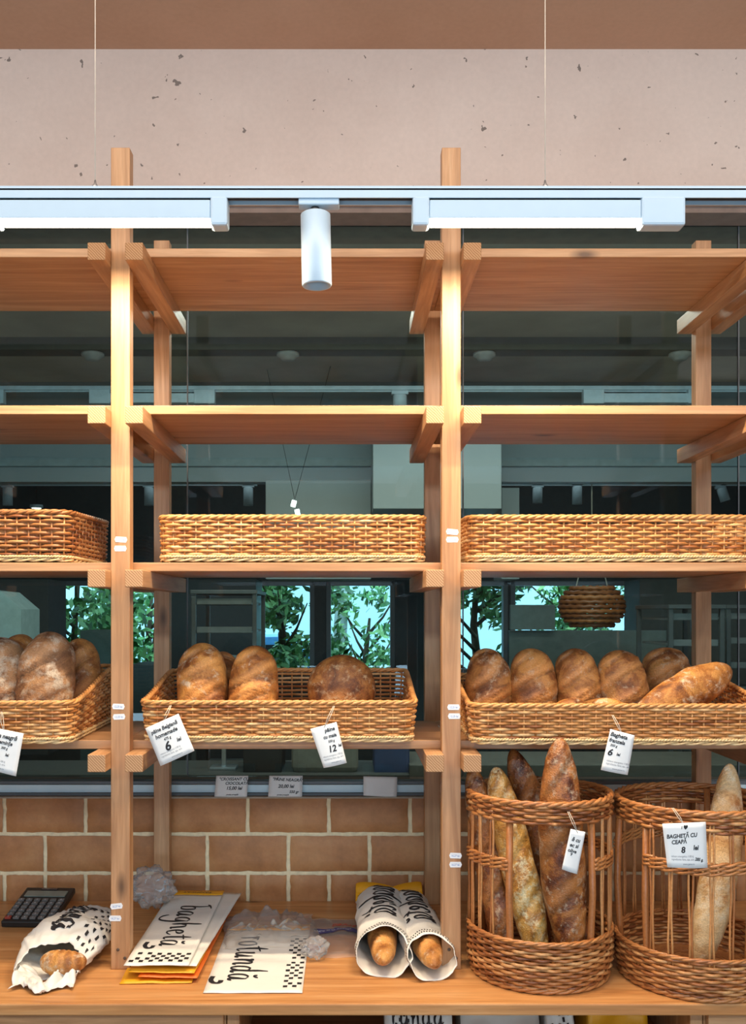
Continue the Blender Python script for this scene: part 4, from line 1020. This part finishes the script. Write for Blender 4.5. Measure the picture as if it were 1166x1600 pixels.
# balls of film
def filmball(label, loc, r_, seed, sq=.7):
    m = MB()
    def f(u, v):
        a = 2 * PI * u; b_ = PI * v; d = Vector((math.sin(b_) * math.cos(a), math.sin(b_) * math.sin(a), math.cos(b_)))
        k = 1 + .55 * (abs(noise.noise(d * 1.8 + Vector((seed, 0, 0)))) - .25) + .16 * noise.noise(d * 4 + Vector((0, seed, 0)))
        k += .22 * (abs(noise.noise(d * 7 + Vector((seed, seed, 0)))) - .3); q = d * r_ * k; return Vector((q.x, q.y, q.z * sq))
    m.grid(f, 56, 34, True, False); return tag(m.build('plastic_wrap', FILM, loc=loc), label, 'plastic wrap')
filmball('puffed clear plastic wrap on the far end of the bag stack', (-.590, 2.86, CT + .100), .066, 2.0, .85)
filmball('small crumpled ball of clear wrap beside the flat printed bag', (-.088, 2.545, CT + .028), .036, 6.0, .75)

# bags stored inside the open cabinet
zc = cz1 - .165 + .012
def stored(x, y, wd, mat, label, word, seed, h=.10, dashed=False):
    t = thing('stored_bag_bundle', label, 'paper bags', (x, y, zc))
    m = MB(); m.grid(lambda a, c_: Vector((wd * (a - .5), .05 + .02 * noise.noise((a * 4, c_ * 3, seed)) - .05 * (1 - c_), h * c_)), 12, 8, flip=True); m.build('front_sheet', mat, t, solid=.002)
    m = MB(); m.box((0, .13, h * .42), (wd * .96, .13, h * .82), .006); m.build('folded_stack', mat, t)
    F_ = lambda a, b_: Vector((a, .05 - .05 * (1 - min(1, b_ / h)) + .02 * noise.noise(((a / wd + .5) * 4, b_ / h * 3, seed)) - .003, b_))
    if word:
        q, adv = brush_word(word, .22); m = MB(); k = wd * .8 / adv
        quads_mesh(q, lambda a, c_: F_(-wd * .4 + a * k, h * .72 + c_ * .024), m); m.build('brush_lettering', INK, t)
    if dashed:
        m = MB(); dashes(m, F_, 5, 6, .010, .012, -wd * .35, h * .45, seed); m.build('dash_pattern', INK, t)
stored((655 - VX) * 2.36 / F, 2.345, .17, PAPER, 'white printed bags stored under the worktop below the filled bread bags', 'runda', 1, .105, True)
stored((785 - VX) * 2.36 / F, 2.36, .20, PAPERIN, 'brownish paper bags stored under the left tall basket', None, 2, .10)
stored((872 - VX) * 2.36 / F + .01, 2.34, .07, PAPER, 'narrow white bag with black dashes stored beside the yellow one', None, 4, .105, True)
stored((970 - VX) * 2.36 / F, 2.345, .15, YEL, 'yellow paper bags stored under the worktop', None, 3, .105)

# basket reflection in the glass, modelled as a round dark basket behind it
t = thing('reflected_basket', 'reflected dark round woven basket, modelled behind the glass above the upright loaves', 'basket', P(925, 948, 5.6))
m = MB(); rd = random.Random(8)
for k in range(9):
    z = -.12 + .24 * k / 8; r2 = .185 * math.sqrt(max(.05, 1 - (z / .16) ** 2)) ; n = 40
    m.tube([(math.sin(2 * PI * j / n) * r2, -math.cos(2 * PI * j / n) * r2, z * .9 + .003 * math.cos(PI * (j + k))) for j in range(n)], .014, 6, True, tone=rd.uniform(.0, .4))
m.build('woven_body', WICKR, t)
m = MB()
for s_ in (-1, 1): m.tube([(s_ * .1, 0, .09), (0, 0, .5), (0, 0, 1.0)], .004, 5)
m.build('cord', STRING, t)
